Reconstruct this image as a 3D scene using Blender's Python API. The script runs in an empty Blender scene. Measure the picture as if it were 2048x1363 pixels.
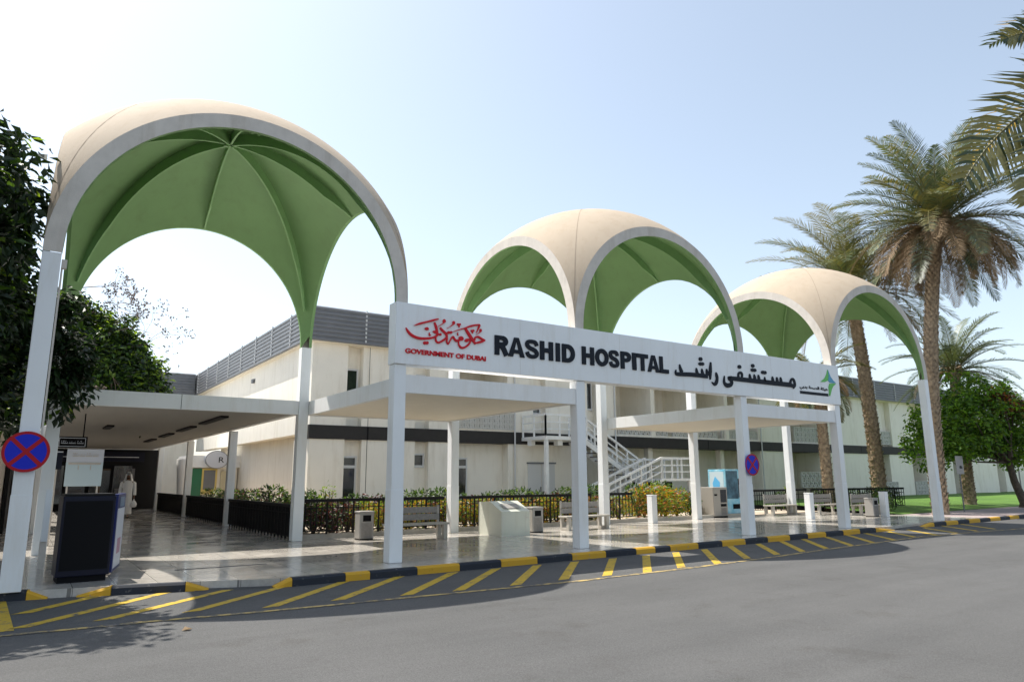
import bpy, math, random
from mathutils import Vector, Matrix
random.seed(7)
PI = math.pi
scene = bpy.context.scene
COL = scene.collection

# ------------------------------------------------------------------ camera
F_PX = 1406.5591; YAW = 0.599154254; PIT = 0.192905274; ROL = -0.00530680383
CAM = Vector((-6.21652236, -13.4982647, 1.656))
_fw = Vector((math.sin(YAW) * math.cos(PIT), math.cos(YAW) * math.cos(PIT), math.sin(PIT)))
_r = Vector((math.cos(YAW), -math.sin(YAW), 0)); _u = _r.cross(_fw)
_r2 = _r * math.cos(ROL) + _u * math.sin(ROL); _u2 = -_r * math.sin(ROL) + _u * math.cos(ROL)
cd = bpy.data.cameras.new('camera'); cam = bpy.data.objects.new('camera', cd); COL.objects.link(cam)
cd.sensor_width = 36; cd.lens = F_PX / 2048 * 36; cd.clip_end = 3000; cd.clip_start = 0.1
m3 = Matrix((_r2, _u2, -_fw)).transposed()
cam.matrix_world = Matrix.Translation(CAM) @ m3.to_4x4()
scene.camera = cam
# surveyed positions: a sight line from the tripod met with a known plane of the place
def _ray(x, y): return m3 @ Vector((x - 1024, -(y - 681.5), -F_PX))
def gz(x, y, z=0.0):
    d = _ray(x, y); return CAM + d * ((z - CAM.z) / d.z)
def gy(x, y, Y):
    d = _ray(x, y); return CAM + d * ((Y - CAM.y) / d.y)
def gx(x, y, X):
    d = _ray(x, y); return CAM + d * ((X - CAM.x) / d.x)

D = 6.352; F = 4.942; W = 0.274; ZT = 5.387; DY = 6.278; ZS = 4.049
XS = [-D, 0, F, F + D, 2 * F + D, 2 * F + 2 * D]
RZ = -0.13     # road level, plaza is 0

# ------------------------------------------------------------------ materials
def mat(name, col, rough=0.6, var=0.0, vscale=3.0, bump=0.0, bscale=40.0, metal=0.0, spec=0.5, col2=None, dirt=0.0, transl=0.0, coat=0.0):
    m = bpy.data.materials.new(name); m.use_nodes = True
    nt = m.node_tree; N = nt.nodes; L = nt.links
    b = N['Principled BSDF']; b.inputs['Base Color'].default_value = (*col, 1)
    b.inputs['Roughness'].default_value = rough; b.inputs['Metallic'].default_value = metal
    b.inputs['Specular IOR Level'].default_value = spec
    if coat: b.inputs['Coat Weight'].default_value = coat; b.inputs['Coat Roughness'].default_value = 0.08
    tc = N.new('ShaderNodeTexCoord')
    src = None
    if var or col2:
        n = N.new('ShaderNodeTexNoise'); n.inputs['Scale'].default_value = vscale; n.inputs['Detail'].default_value = 7; n.inputs['Roughness'].default_value = 0.62
        L.new(tc.outputs['Object'], n.inputs['Vector'])
        r = N.new('ShaderNodeValToRGB'); r.color_ramp.elements[0].position = 0.33; r.color_ramp.elements[1].position = 0.67
        c2 = col2 or tuple(c * (1 + var) for c in col); c1 = col if col2 else tuple(c * (1 - var) for c in col)
        r.color_ramp.elements[0].color = (*c1, 1); r.color_ramp.elements[1].color = (*c2, 1)
        L.new(n.outputs['Fac'], r.inputs['Fac']); src = r.outputs['Color']
    if dirt:
        n2 = N.new('ShaderNodeTexNoise'); n2.inputs['Scale'].default_value = 0.9; n2.inputs['Detail'].default_value = 9; n2.inputs['Roughness'].default_value = 0.7
        mp = N.new('ShaderNodeMapping'); mp.inputs['Scale'].default_value = (3.5, 3.5, 0.5)
        L.new(tc.outputs['Object'], mp.inputs['Vector']); L.new(mp.outputs['Vector'], n2.inputs['Vector'])
        r2 = N.new('ShaderNodeValToRGB'); r2.color_ramp.elements[0].position = 0.5; r2.color_ramp.elements[1].position = 0.75
        r2.color_ramp.elements[0].color = (1, 1, 1, 1); k = 1 - dirt; r2.color_ramp.elements[1].color = (k, k * 0.97, k * 0.92, 1)
        L.new(n2.outputs['Fac'], r2.inputs['Fac'])
        mx = N.new('ShaderNodeMix'); mx.data_type = 'RGBA'; mx.blend_type = 'MULTIPLY'; mx.inputs[0].default_value = 1
        if src: L.new(src, mx.inputs[6])
        else: mx.inputs[6].default_value = (*col, 1)
        L.new(r2.outputs['Color'], mx.inputs[7]); src = mx.outputs[2]
    if src: L.new(src, b.inputs['Base Color'])
    if bump:
        n3 = N.new('ShaderNodeTexNoise'); n3.inputs['Scale'].default_value = bscale; n3.inputs['Detail'].default_value = 5
        L.new(tc.outputs['Object'], n3.inputs['Vector'])
        bp = N.new('ShaderNodeBump'); bp.inputs['Strength'].default_value = bump; bp.inputs['Distance'].default_value = 0.02
        L.new(n3.outputs['Fac'], bp.inputs['Height']); L.new(bp.outputs['Normal'], b.inputs['Normal'])
    if transl:
        t = N.new('ShaderNodeBsdfTranslucent'); t.inputs['Color'].default_value = (min(1, col[0] * 2.2), min(1, col[1] * 1.9), col[2] * 0.8, 1)
        ms = N.new('ShaderNodeMixShader'); ms.inputs[0].default_value = transl
        L.new(b.outputs[0], ms.inputs[1]); L.new(t.outputs[0], ms.inputs[2])
        L.new(ms.outputs[0], N['Material Output'].inputs['Surface'])
    return m

M = {}
M['white'] = mat('white_cladding', (0.80, 0.81, 0.81), 0.38, var=0.03, vscale=0.8, dirt=0.10)
M['cream'] = mat('cream_plaster', (0.87, 0.82, 0.715), 0.75, var=0.03, vscale=0.7, bump=0.12, bscale=60, dirt=0.17)
M['soffit'] = mat('cream_soffit', (0.82, 0.74, 0.60), 0.6, var=0.03)
M['wsoffit'] = mat('shaded_soffit', (0.30, 0.28, 0.25), 0.6, var=0.05)  # darker copy of the cream soffit, the walkway's shade put into its colour
M['canopyw'] = mat('canopy_fascia_paint', (0.80, 0.79, 0.77), 0.5, var=0.03, vscale=1.2, dirt=0.12)
M['tan'] = mat('tan_render', (0.45, 0.365, 0.27), 0.85, var=0.04, vscale=1.1, bump=0.3, bscale=80, dirt=0.10)
M['rim'] = mat('grey_concrete_rim', (0.60, 0.55, 0.49), 0.8, var=0.08, vscale=3, bump=0.25, bscale=70, dirt=0.2)
M['green'] = mat('green_paint', (0.18, 0.315, 0.118), 0.7, var=0.03, vscale=1.5, dirt=0.10)
M['ribgreen'] = mat('green_rib_paint', (0.22, 0.38, 0.15), 0.65, var=0.06)
M['band'] = mat('dark_bronze_band', (0.034, 0.031, 0.029), 0.6, var=0.1, spec=0.25)
M['slat'] = mat('grey_metal_louvre', (0.17, 0.175, 0.185), 0.45, var=0.08, vscale=2, metal=0.2)
M['glass'] = mat('dark_glass', (0.015, 0.018, 0.022), 0.06, spec=0.9)
M['frame'] = mat('white_window_frame', (0.62, 0.62, 0.61), 0.4)
M['blackmetal'] = mat('black_metal', (0.008, 0.007, 0.007), 0.6, spec=0.2)
M['steelw'] = mat('white_steel', (0.82, 0.82, 0.80), 0.4, var=0.05, dirt=0.1)
M['yellow'] = mat('yellow_paint', (0.72, 0.38, 0.025), 0.6, var=0.18, vscale=5, dirt=0.25, bump=0.3, bscale=60)
M['black'] = mat('black_kerb_paint', (0.018, 0.020, 0.028), 0.55, var=0.3, vscale=5, bump=0.3, bscale=60)
M['concrete'] = mat('bench_concrete', (0.42, 0.39, 0.34), 0.85, var=0.08, vscale=8, bump=0.3, bscale=60, dirt=0.15)
M['wood'] = mat('weathered_board', (0.27, 0.25, 0.23), 0.75, var=0.15, vscale=14)
M['bingrey'] = mat('bin_shell', (0.33, 0.31, 0.285), 0.5, var=0.06)
M['binwhite'] = mat('cabinet_white', (0.60, 0.61, 0.52), 0.35, var=0.03, dirt=0.1)
M['dark'] = mat('dark_void', (0.006, 0.006, 0.007), 0.8, spec=0.15)
M['joint'] = mat('shell_joint', (0.33, 0.26, 0.19), 0.9)
M['signblue'] = mat('sign_blue', (0.008, 0.02, 0.50), 0.5, spec=0.25)
M['signred'] = mat('sign_red', (0.40, 0.006, 0.015), 0.5, spec=0.25)
M['letter'] = mat('letter_black', (0.010, 0.014, 0.022), 0.6, spec=0.2)
M['letred'] = mat('letter_red', (0.62, 0.008, 0.018), 0.5, spec=0.25)
M['lgreen'] = mat('logo_green', (0.06, 0.42, 0.03), 0.3)
M['lblue'] = mat('logo_blue', (0.01, 0.24, 0.42), 0.3)
M['navy'] = mat('navy_panel', (0.003, 0.004, 0.016), 0.45, spec=0.25)
M['poster'] = mat('poster_white', (0.62, 0.64, 0.70), 0.4)
M['boardw'] = mat('board_pale_blue', (0.55, 0.66, 0.70), 0.3)
M['screen'] = mat('breeze_block', (0.58, 0.57, 0.53), 0.8, var=0.04, dirt=0.12)
M['trunk'] = mat('bark_brown', (0.10, 0.075, 0.055), 0.95, var=0.35, vscale=9, bump=0.6, bscale=30)
M['palmtrunk'] = mat('palm_boots', (0.36, 0.27, 0.18), 0.95, var=0.45, vscale=7, bump=0.5, bscale=40)
M['deadfrond'] = mat('dry_frond', (0.26, 0.18, 0.105), 0.8, var=0.25, vscale=4, transl=0.15)
M['sand'] = mat('garden_sand', (0.50, 0.42, 0.33), 0.95, var=0.12, vscale=6, bump=0.5, bscale=30)
M['thobe'] = mat('white_cotton', (0.87, 0.87, 0.88), 0.9, var=0.03, vscale=6)
M['skin'] = mat('brown_skin', (0.22, 0.12, 0.075), 0.6)
M['vendblue'] = mat('vending_blue', (0.10, 0.42, 0.58), 0.3, var=0.3, vscale=2.4, col2=(0.45, 0.68, 0.76))
M['vendglass'] = mat('vending_glass', (0.012, 0.03, 0.05), 0.15, var=0.2, vscale=2.2, col2=(0.08, 0.20, 0.28))
M['kgreen'] = mat('shop_green', (0.01, 0.16, 0.07), 0.4)
M['kyellow'] = mat('shop_yellow', (0.72, 0.55, 0.16), 0.5)
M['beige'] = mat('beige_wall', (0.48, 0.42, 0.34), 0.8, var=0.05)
M['paving'] = mat('pink_paving', (0.34, 0.28, 0.27), 0.85, var=0.1, vscale=5, bump=0.3, bscale=50)

def leafmat(name, c, rough=0.45, t=0.35): return mat(name, c, rough, var=0.3, vscale=1.7, transl=t)
LF = {
 'dk': leafmat('leaf_dark_green', (0.012, 0.030, 0.008), t=0.12), 'md': leafmat('leaf_mid_green', (0.05, 0.11, 0.018), t=0.35), 'lt': leafmat('leaf_bright_green', (0.12, 0.20, 0.025), t=0.5),
 'ye': leafmat('leaf_yellow', (0.40, 0.31, 0.03), t=0.4), 'or': leafmat('leaf_orange', (0.34, 0.13, 0.03), t=0.35), 'bg': leafmat('leaf_fresh_green', (0.13, 0.27, 0.028), t=0.5), 'rd': leafmat('leaf_maroon', (0.10, 0.022, 0.022), t=0.2),
 'pg': leafmat('frond_grey_green', (0.10, 0.135, 0.075), t=0.18), 'po': leafmat('frond_olive', (0.155, 0.15, 0.06), t=0.22), 'pd': leafmat('frond_dark_green', (0.035, 0.055, 0.03), t=0.2),
 'py': leafmat('frond_yellowing', (0.30, 0.22, 0.06), t=0.3),
}

def ground_mat(name, c1, c2, rough, tile=None, bump=0.3, bs=60, spec=0.5, cracks=False):
    m = bpy.data.materials.new(name); m.use_nodes = True; nt = m.node_tree; N = nt.nodes; L = nt.links; b = N['Principled BSDF']
    tc = N.new('ShaderNodeTexCoord')
    def noise(s, d=8, r=0.6):
        n = N.new('ShaderNodeTexNoise'); n.inputs['Scale'].default_value = s; n.inputs['Detail'].default_value = d; n.inputs['Roughness'].default_value = r
        L.new(tc.outputs['Object'], n.inputs['Vector']); return n
    def ramp(f, p0, p1, a, bb):
        r = N.new('ShaderNodeValToRGB'); r.color_ramp.elements[0].position = p0; r.color_ramp.elements[1].position = p1
        r.color_ramp.elements[0].color = (*a, 1); r.color_ramp.elements[1].color = (*bb, 1); L.new(f, r.inputs['Fac']); return r.outputs['Color']
    def mul(a, bb, f=1.0):
        x = N.new('ShaderNodeMix'); x.data_type = 'RGBA'; x.blend_type = 'MULTIPLY'; x.inputs[0].default_value = f
        L.new(a, x.inputs[6]); L.new(bb, x.inputs[7]); return x.outputs[2]
    col = ramp(noise(0.35).outputs['Fac'], 0.3, 0.7, c1, c2)
    fine = ramp(noise(55, 3, 0.8).outputs['Fac'], 0.35, 0.65, (0.86,) * 3, (1.14,) * 3)
    b.inputs['Roughness'].default_value = rough; b.inputs['Specular IOR Level'].default_value = spec
    if not tile:
        col = mul(col, fine)
        v = N.new('ShaderNodeTexVoronoi'); v.inputs['Scale'].default_value = 110; L.new(tc.outputs['Object'], v.inputs['Vector'])
        col = mul(col, ramp(v.outputs['Color'], 0.1, 0.9, (0.80,) * 3, (1.2,) * 3))
        mpx = N.new('ShaderNodeMapping'); mpx.inputs['Scale'].default_value = (0.12, 1.6, 1); L.new(tc.outputs['Object'], mpx.inputs['Vector'])
        ns = noise(1.0, 5, 0.6); L.new(mpx.outputs['Vector'], ns.inputs['Vector']); col = mul(col, ramp(ns.outputs['Fac'], 0.38, 0.62, (0.93,) * 3, (1.04,) * 3))
        st = ramp(noise(1.3, 6, 0.7).outputs['Fac'], 0.56, 0.75, (1, 1, 1), (0.80, 0.78, 0.75)); col = mul(col, st)
        if cracks:
            v2 = N.new('ShaderNodeTexVoronoi'); v2.feature = 'DISTANCE_TO_EDGE'; v2.inputs['Scale'].default_value = 0.16
            w = noise(1.2); ad = N.new('ShaderNodeMix'); ad.data_type = 'RGBA'; ad.blend_type = 'LINEAR_LIGHT'; ad.inputs[0].default_value = 0.35
            L.new(tc.outputs['Object'], ad.inputs[6]); L.new(w.outputs['Color'], ad.inputs[7]); L.new(ad.outputs[2], v2.inputs['Vector'])
            col = mul(col, ramp(v2.outputs['Distance'], 0.0008, 0.0022, (0.62,) * 3, (1, 1, 1)))
    else:
        bk = N.new('ShaderNodeTexBrick'); bk.offset = 0; bk.inputs['Scale'].default_value = 1; bk.inputs['Brick Width'].default_value = tile; bk.inputs['Row Height'].default_value = tile
        bk.inputs['Mortar Size'].default_value = 0.006; bk.inputs['Color1'].default_value = (0.88,) * 3 + (1,); bk.inputs['Color2'].default_value = (1.1,) * 3 + (1,); bk.inputs['Mortar'].default_value = (0.42,) * 3 + (1,)
        L.new(tc.outputs['Object'], bk.inputs['Vector']); col = mul(col, bk.outputs['Color'])
        col = mul(col, ramp(noise(9, 6, 0.7).outputs['Fac'], 0.3, 0.7, (0.85,) * 3, (1.12,) * 3))
        rr = ramp(noise(1.1, 6).outputs['Fac'], 0.35, 0.7, (rough * 0.7,) * 3, (rough * 2.4,) * 3); L.new(rr, b.inputs['Roughness'])
    L.new(col, b.inputs['Base Color'])
    bp = N.new('ShaderNodeBump'); bp.inputs['Strength'].default_value = bump; bp.inputs['Distance'].default_value = 0.012
    L.new(noise(bs, 4, 0.7).outputs['Fac'], bp.inputs['Height']); L.new(bp.outputs['Normal'], b.inputs['Normal'])
    return m
M['asphalt'] = ground_mat('asphalt', (0.091, 0.091, 0.090), (0.111, 0.110, 0.108), 0.85, bump=0.8, bs=90, spec=0.25, cracks=False)
M['plaza'] = ground_mat('polished_stone_paving', (0.45, 0.42, 0.375), (0.54, 0.50, 0.45), 0.10, tile=0.6, bump=0.02, bs=8, spec=0.45)
M['lawn'] = ground_mat('lawn_turf', (0.055, 0.13, 0.012), (0.10, 0.20, 0.02), 0.9, bump=1.0, bs=120)
M['soil'] = ground_mat('dry_sand', (0.40, 0.33, 0.25), (0.52, 0.44, 0.34), 0.95, bump=0.6, bs=40)

def paint_mat(name, c, hide):   # worn road paint: holes of asphalt colour
    m = bpy.data.materials.new(name); m.use_nodes = True; nt = m.node_tree; N = nt.nodes; L = nt.links; b = N['Principled BSDF']
    tc = N.new('ShaderNodeTexCoord'); n = N.new('ShaderNodeTexNoise'); n.inputs['Scale'].default_value = 6; n.inputs['Detail'].default_value = 10; n.inputs['Roughness'].default_value = 0.75
    L.new(tc.outputs['Object'], n.inputs['Vector'])
    r = N.new('ShaderNodeValToRGB'); r.color_ramp.elements[0].position = hide; r.color_ramp.elements[1].position = hide + 0.12
    r.color_ramp.elements[0].color = (0.085, 0.083, 0.083, 1); r.color_ramp.elements[1].color = (*c, 1); L.new(n.outputs['Fac'], r.inputs['Fac']); L.new(r.outputs['Color'], b.inputs['Base Color'])
    b.inputs['Roughness'].default_value = 0.75; return m
M['stripe'] = paint_mat('worn_yellow_paint', (0.52, 0.34, 0.02), 0.36)
M['edge'] = paint_mat('worn_edge_paint', (0.50, 0.36, 0.12), 0.44)

# ------------------------------------------------------------------ mesh helpers
class MB:
    def __init__(s): s.v = []; s.f = []; s.mi = []; s.sm = []
    def face(s, pts, mi=0, sm=False):
        n = len(s.v); s.v.extend([tuple(p) for p in pts]); s.f.append(tuple(range(n, n + len(pts)))); s.mi.append(mi); s.sm.append(sm)
    def grid(s, rows, mi=0, sm=True, closed=False, flip=False):
        n = len(s.v); c = len(rows[0])
        for r in rows: s.v.extend([tuple(p) for p in r])
        for i in range(len(rows) - 1):
            for j in range(c if closed else c - 1):
                a = n + i * c + j; b = n + i * c + (j + 1) % c; d = a + c; e = b + c
                s.f.append((a, d, e, b) if flip else (a, b, e, d)); s.mi.append(mi); s.sm.append(sm)
    def box(s, x0, x1, y0, y1, z0, z1, mi=0, rot=0, org=None):
        P = [(x0, y0, z0), (x1, y0, z0), (x1, y1, z0), (x0, y1, z0), (x0, y0, z1), (x1, y0, z1), (x1, y1, z1), (x0, y1, z1)]
        if rot:
            c, sn = math.cos(rot), math.sin(rot); ox, oy = org or ((x0 + x1) / 2, (y0 + y1) / 2)
            P = [(ox + (x - ox) * c - (y - oy) * sn, oy + (x - ox) * sn + (y - oy) * c, z) for x, y, z in P]
        n = len(s.v); s.v.extend(P)
        for q in ((0, 3, 2, 1), (4, 5, 6, 7), (0, 1, 5, 4), (1, 2, 6, 5), (2, 3, 7, 6), (3, 0, 4, 7)):
            s.f.append(tuple(n + k for k in q)); s.mi.append(mi); s.sm.append(False)
    def bar(s, a, b, w, h=None, mi=0):
        a = Vector(a); b = Vector(b); h = h or w; d = (b - a).normalized()
        up = Vector((0, 0, 1)) if abs(d.z) < 0.95 else Vector((0, 1, 0))
        x = d.cross(up).normalized() * w / 2; y = x.cross(d).normalized() * h / 2
        r = [[a - x - y, a + x - y, a + x + y, a - x + y], [b - x - y, b + x - y, b + x + y, b - x + y]]
        s.grid(r, mi, False, True); s.face(r[0][::-1], mi); s.face(r[1], mi)
    def tube(s, pts, rad, n=8, mi=0, cap=True):
        rows = []; pts = [Vector(p) for p in pts]
        for i, p in enumerate(pts):
            d = (pts[min(i + 1, len(pts) - 1)] - pts[max(i - 1, 0)]).normalized()
            up = Vector((0, 0, 1)) if abs(d.z) < 0.9 else Vector((1, 0, 0))
            x = d.cross(up).normalized(); y = d.cross(x); r = rad[i] if isinstance(rad, (list, tuple)) else rad
            rows.append([p + (x * math.cos(2 * PI * k / n) + y * math.sin(2 * PI * k / n)) * r for k in range(n)])
        s.grid(rows, mi, True, True)
        if cap: s.face(rows[0][::-1], mi); s.face(rows[-1], mi)
    def prism(s, poly, y0, y1, mi=0, axis='y'):   # poly of (a,b); extruded on the axis
        def P(p, t):
            return (p[0], t, p[1]) if axis == 'y' else (t, p[0], p[1]) if axis == 'x' else (p[0], p[1], t)
        n = len(poly); s.face([P(p, y0) for p in poly], mi); s.face([P(p, y1) for p in poly[::-1]], mi)
        for i in range(n):
            a, b = poly[i], poly[(i + 1) % n]; s.face([P(a, y0), P(a, y1), P(b, y1), P(b, y0)], mi)
    def build(s, name, mats, parent=None, loc=(0, 0, 0), **kw):
        me = bpy.data.meshes.new(name); me.from_pydata(s.v, [], s.f)
        for m in (mats if isinstance(mats, (list, tuple)) else [mats]): me.materials.append(m)
        me.polygons.foreach_set('material_index', s.mi); me.polygons.foreach_set('use_smooth', s.sm); me.update()
        o = bpy.data.objects.new(name, me); COL.objects.link(o); o.location = loc
        if parent: o.parent = parent
        if kw: tag(o, **kw)
        return o
def weld(o, dist=1e-4):
    import bmesh
    b = bmesh.new(); b.from_mesh(o.data); bmesh.ops.remove_doubles(b, verts=b.verts, dist=dist); bmesh.ops.recalc_face_normals(b, faces=b.faces); b.to_mesh(o.data); b.free()
def tag(o, label=None, cat=None, group=None, kind=None):
    if label: o['label'] = label
    if cat: o['category'] = cat
    if group: o['group'] = group
    if kind: o['kind'] = kind
    return o
def thing(name, loc, label, cat, group=None, rz=0):
    o = bpy.data.objects.new(name, None); COL.objects.link(o); o.location = loc; o.rotation_euler.z = rz; o.empty_display_size = 0.3
    return tag(o, label, cat, group)
def dup(o, loc=None, rz=None, label=None, scale=None):
    def cp(src, par):
        c = src.copy(); COL.objects.link(c); c.parent = par
        for ch in list(src.children): cp(ch, c)
        return c
    c = cp(o, None)
    if loc is not None: c.location = loc
    if rz is not None: c.rotation_euler.z = rz
    if label: c['label'] = label
    if scale is not None: c.scale = (scale,) * 3 if not isinstance(scale, tuple) else scale
    return c
def bevel(o, w=0.01, seg=2):
    m = o.modifiers.new('bevel', 'BEVEL'); m.width = w; m.segments = seg; m.limit_method = 'ANGLE'; return o
def chipped(name, c, thr, under=(0.26, 0.24, 0.22)):
    m = paint_mat(name, c, thr); r = [n for n in m.node_tree.nodes if n.type == 'VALTORGB'][0]; r.color_ramp.elements[0].color = (*under, 1)
    r.color_ramp.elements[1].position = thr + .03; [n for n in m.node_tree.nodes if n.type == 'TEX_NOISE'][0].inputs['Scale'].default_value = 9
    e = r.color_ramp.elements.new(0.62); e.color = (*c, 1); e = r.color_ramp.elements.new(0.7); e.color = tuple(q * .72 for q in c) + (1,); return m
M['yellow'] = chipped('chipped_yellow_kerb_paint', (0.62, 0.34, 0.02), 0.36); M['black'] = chipped('chipped_black_kerb_paint', (0.016, 0.020, 0.030), 0.37, (0.12, 0.115, 0.11))
# ================================================================== SETTING
def sheet(name, poly, z, m, kind='structure'):
    b = MB(); b.face([(x, y, z if not callable(z) else z(x, y)) for x, y in poly]); return b.build(name, m, kind=kind)
road = sheet('road', [(-400, -400), (900, -400), (900, 700), (-400, 700)], RZ, M['asphalt'])
def kY(x): return -1.0 + 0.5 * (x + 2.3) / 20.9        # kerb front line
# plaza paving slab, with a dropped ramp between the two left kerbs
b = MB()
yk = 0.16
pts = [(-30, kY(-30) + 1.15), (-6.9, 0.3), (-3.75, -0.35), (-2.35, kY(-2.35) + yk), (18.7, kY(18.7) + yk), (20.3, -0.2), (25.9, -0.03), (25.9, 6.9), (0.3, 6.9), (0.3, 60), (-30, 60)]
b.face([(x, y, 0) for x, y in pts])
n = len(pts)
for i in range(n):
    a, c = pts[i], pts[(i + 1) % n]; b.face([(a[0], a[1], 0), (a[0], a[1], -0.3), (c[0], c[1], -0.3), (c[0], c[1], 0)])
b.build('plaza_paving', M['plaza'], kind='structure')
b = MB(); b.face([(-3.7, -0.6, RZ + 0.004), (-2.3, -1.0, RZ + 0.004), (-2.0, 1.5, 0.006), (-3.7, 1.5, 0.006)])
b.build('ramp_paving', M['asphalt'], kind='structure')
b = MB(); b.face([(18.6, -0.62, RZ + 0.006), (20.35, -0.55, RZ + 0.006), (20.35, 0.4, 0.005), (18.6, 0.4, 0.005)])
b.build('ramp_paving', M['asphalt'], kind='structure')
# right-hand pavement, lawn (rising a little to the building) and sandy planting ground
b = MB(); rows = []
P2 = [(25.9, -0.08), (31, 0.1), (60, 0.6), (140, 2)]
b.grid([[(x, y, -0.002) for x, y in P2], [(x, y + 4.2, -0.002) for x, y in P2]], 0, False); b.build('pavement', M['paving'], kind='structure')
b = MB(); rows = []
for j in range(13):
    row = []
    for i in range(40):
        x = 25.95 + i * 3; y0 = 3.1 + (x - 20) * 0.03; y = y0 + (15.2 - y0) * j / 12
        row.append((x, y, 0.012 + 0.23 * min(1, j / 5) ** 0.8 + 0.03 * math.sin(x * 0.7) * math.sin(j)))
    rows.append(row)
b.grid(rows, 0, True); b.build('lawn', M['lawn'], kind='structure')
b = MB(); b.face([(0.5, 6.92, 0.03), (25.9, 6.92, 0.03), (25.9, 15.5, 0.03), (0.5, 15.5, 0.03)]); b.face([(0.5, 15.5, 0.03), (4.2, 15.5, 0.03), (4.2, 60, 0.03), (0.5, 60, 0.03)])
b.build('garden_soil', M['soil'], kind='structure')
# low garden kerb the railings stand on
b = MB(); b.box(0.3, 20.2, 6.74, 6.94, -0.05, 0.13); b.box(0.32, 0.5, 6.95, 40, -0.05, 0.13); b.build('garden_kerb', M['concrete'], kind='structure')

def kerb(name, p0, p1, segs, first_yellow, label, taper=(True, True), cuts=None):
    p0 = Vector(p0); p1 = Vector(p1); d = (p1 - p0); ln = d.length; d.normalize(); nrm = Vector((-d.y, d.x))
    b = MB(); w = 0.155; zb, zt = RZ - 0.1, 0.012
    cuts = [ (q - cuts[0]) / (cuts[-1] - cuts[0]) for q in cuts] if cuts else [k / segs for k in range(segs + 1)]; segs = len(cuts) - 1
    for k in range(segs):
        a = p0 + d * ln * cuts[k]; c = p0 + d * (ln * cuts[k + 1] - 0.008)
        za = zt - (0.12 if taper[0] and k == 0 else 0); zc = zt - (0.12 if taper[1] and k == segs - 1 else 0)
        mi = 0 if (k % 2 == 0) == first_yellow else 1
        def X(p, off, z): q = p + nrm * off; return (q.x, q.y, z)
        A = [X(a, 0.0, zb), X(a, 0.0, za - 0.035), X(a, 0.03, za), X(a, w, za), X(a, w, zb)]
        Cc = [X(c, 0.0, zb), X(c, 0.0, zc - 0.035), X(c, 0.03, zc), X(c, w, zc), X(c, w, zb)]
        b.grid([A, Cc], mi, False, flip=True); b.face(A, mi); b.face(Cc[::-1], mi)
    return b.build(name, [M['yellow'], M['black']], label=None, kind='structure')
kerb('kerb', (-2.54, kY(-2.54)), (18.3, kY(18.3)), 0, True, '', (True, True), [-2.54, -2.24, -1.28, -0.81, 0.16, 1.1, 2.1, 3.04, 4.02, 5.03, 6.01, 6.66, 7.2, 8.24, 9.2, 10.18, 11.19, 12.24, 13.15, 14.11, 15.09, 16.06, 17.05, 18.3])
kerb('kerb', (-5.35, -0.10), (-3.5, -0.60), 0, True, '', (True, True), [0, .45, 1.45, 1.78])
kerb('kerb', (-9.5, 0.65), (-5.72, -0.01), 0, False, '', (False, True), [0, .9, 1.9, 3.5, 3.78])
kerb('kerb', (20.25, -0.42), (31, -0.1), 11, True, '', (True, False))
kerb('kerb', (31, -0.1), (75, 0.6), 45, False, '', (False, False))

# painted markings
zr = RZ + 0.004
def stripe(mb, a, c, w0, w1=None):
    a = gz(*a, zr); c = gz(*c, zr); d = (c - a).normalized(); nn = Vector((1, 0, 0))
    w1 = w1 or w0
    mb.face([a - nn * w0 / 2, c - nn * w1 / 2, c + nn * w1 / 2, a + nn * w0 / 2][::-1])
b = MB()
L_ = [((205, 1188), (42, 1226)), ((355, 1178), (36, 1255)), ((478, 1173), (205, 1239)), ((595, 1164), (382, 1222)), ((697, 1159), (540, 1213)),
      ((806, 1149), (676, 1199)), ((907, 1143.5), (813, 1189)), ((993, 1135.6), (917, 1180)), ((1075, 1129), (1031, 1169)), ((1150, 1122), (1127, 1158)),
      ((1226, 1115.7), (1214, 1150)), ((1292, 1110), (1295, 1145)), ((1351, 1103.5), (1363, 1134)), ((1408, 1097.5), (1436, 1126)), ((1460, 1091), (1495, 1116)),
      ((1515.5, 1086.5), (1555, 1108)), ((1561, 1080.5), (1606, 1102)), ((1606, 1077), (1653, 1096)), ((1650, 1072), (1704, 1090)), ((1690, 1067.5), (1746, 1084)),
      ((1724, 1064), (1790, 1079)), ((1776, 1062), (1835, 1074)), ((1800, 1056), (1880, 1070)), ((1840, 1054), (1915, 1065)), ((1880, 1050), (1955, 1061)), ((1920, 1047), (1990, 1057))]
for a, c in L_: stripe(b, a, c, 0.24)
b.build('hatch_marking', M['stripe'], kind='structure')
b = MB()
E_ = [(-60, 1278), (0, 1270), (195, 1252), (293, 1242), (440, 1229), (498, 1224), (650, 1210), (800, 1195), (980, 1178), (1163, 1160), (1290, 1145), (1400, 1132), (1545, 1113), (1650, 1098), (1748, 1085), (1843, 1072), (1950, 1063), (2048, 1056)]
top = []; bot = []
for x, y in E_:
    p = gz(x, y, zr + 0.003); top.append((p.x, p.y + 0.055, p.z)); bot.append((p.x, p.y - 0.055, p.z))
b.grid([bot, top], 0, False, flip=True); b.build('edge_line_marking', M['edge'], kind='structure')
b = MB(); a = gz(-10, 1190, zr); c = gz(4, 1262, zr); b.face([(a.x - .1, a.y, zr), (c.x - .1, c.y, zr), (c.x + .12, c.y, zr), (a.x + .12, a.y, zr)]); b.build('cross_line_marking', M['stripe'], kind='structure')
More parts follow.
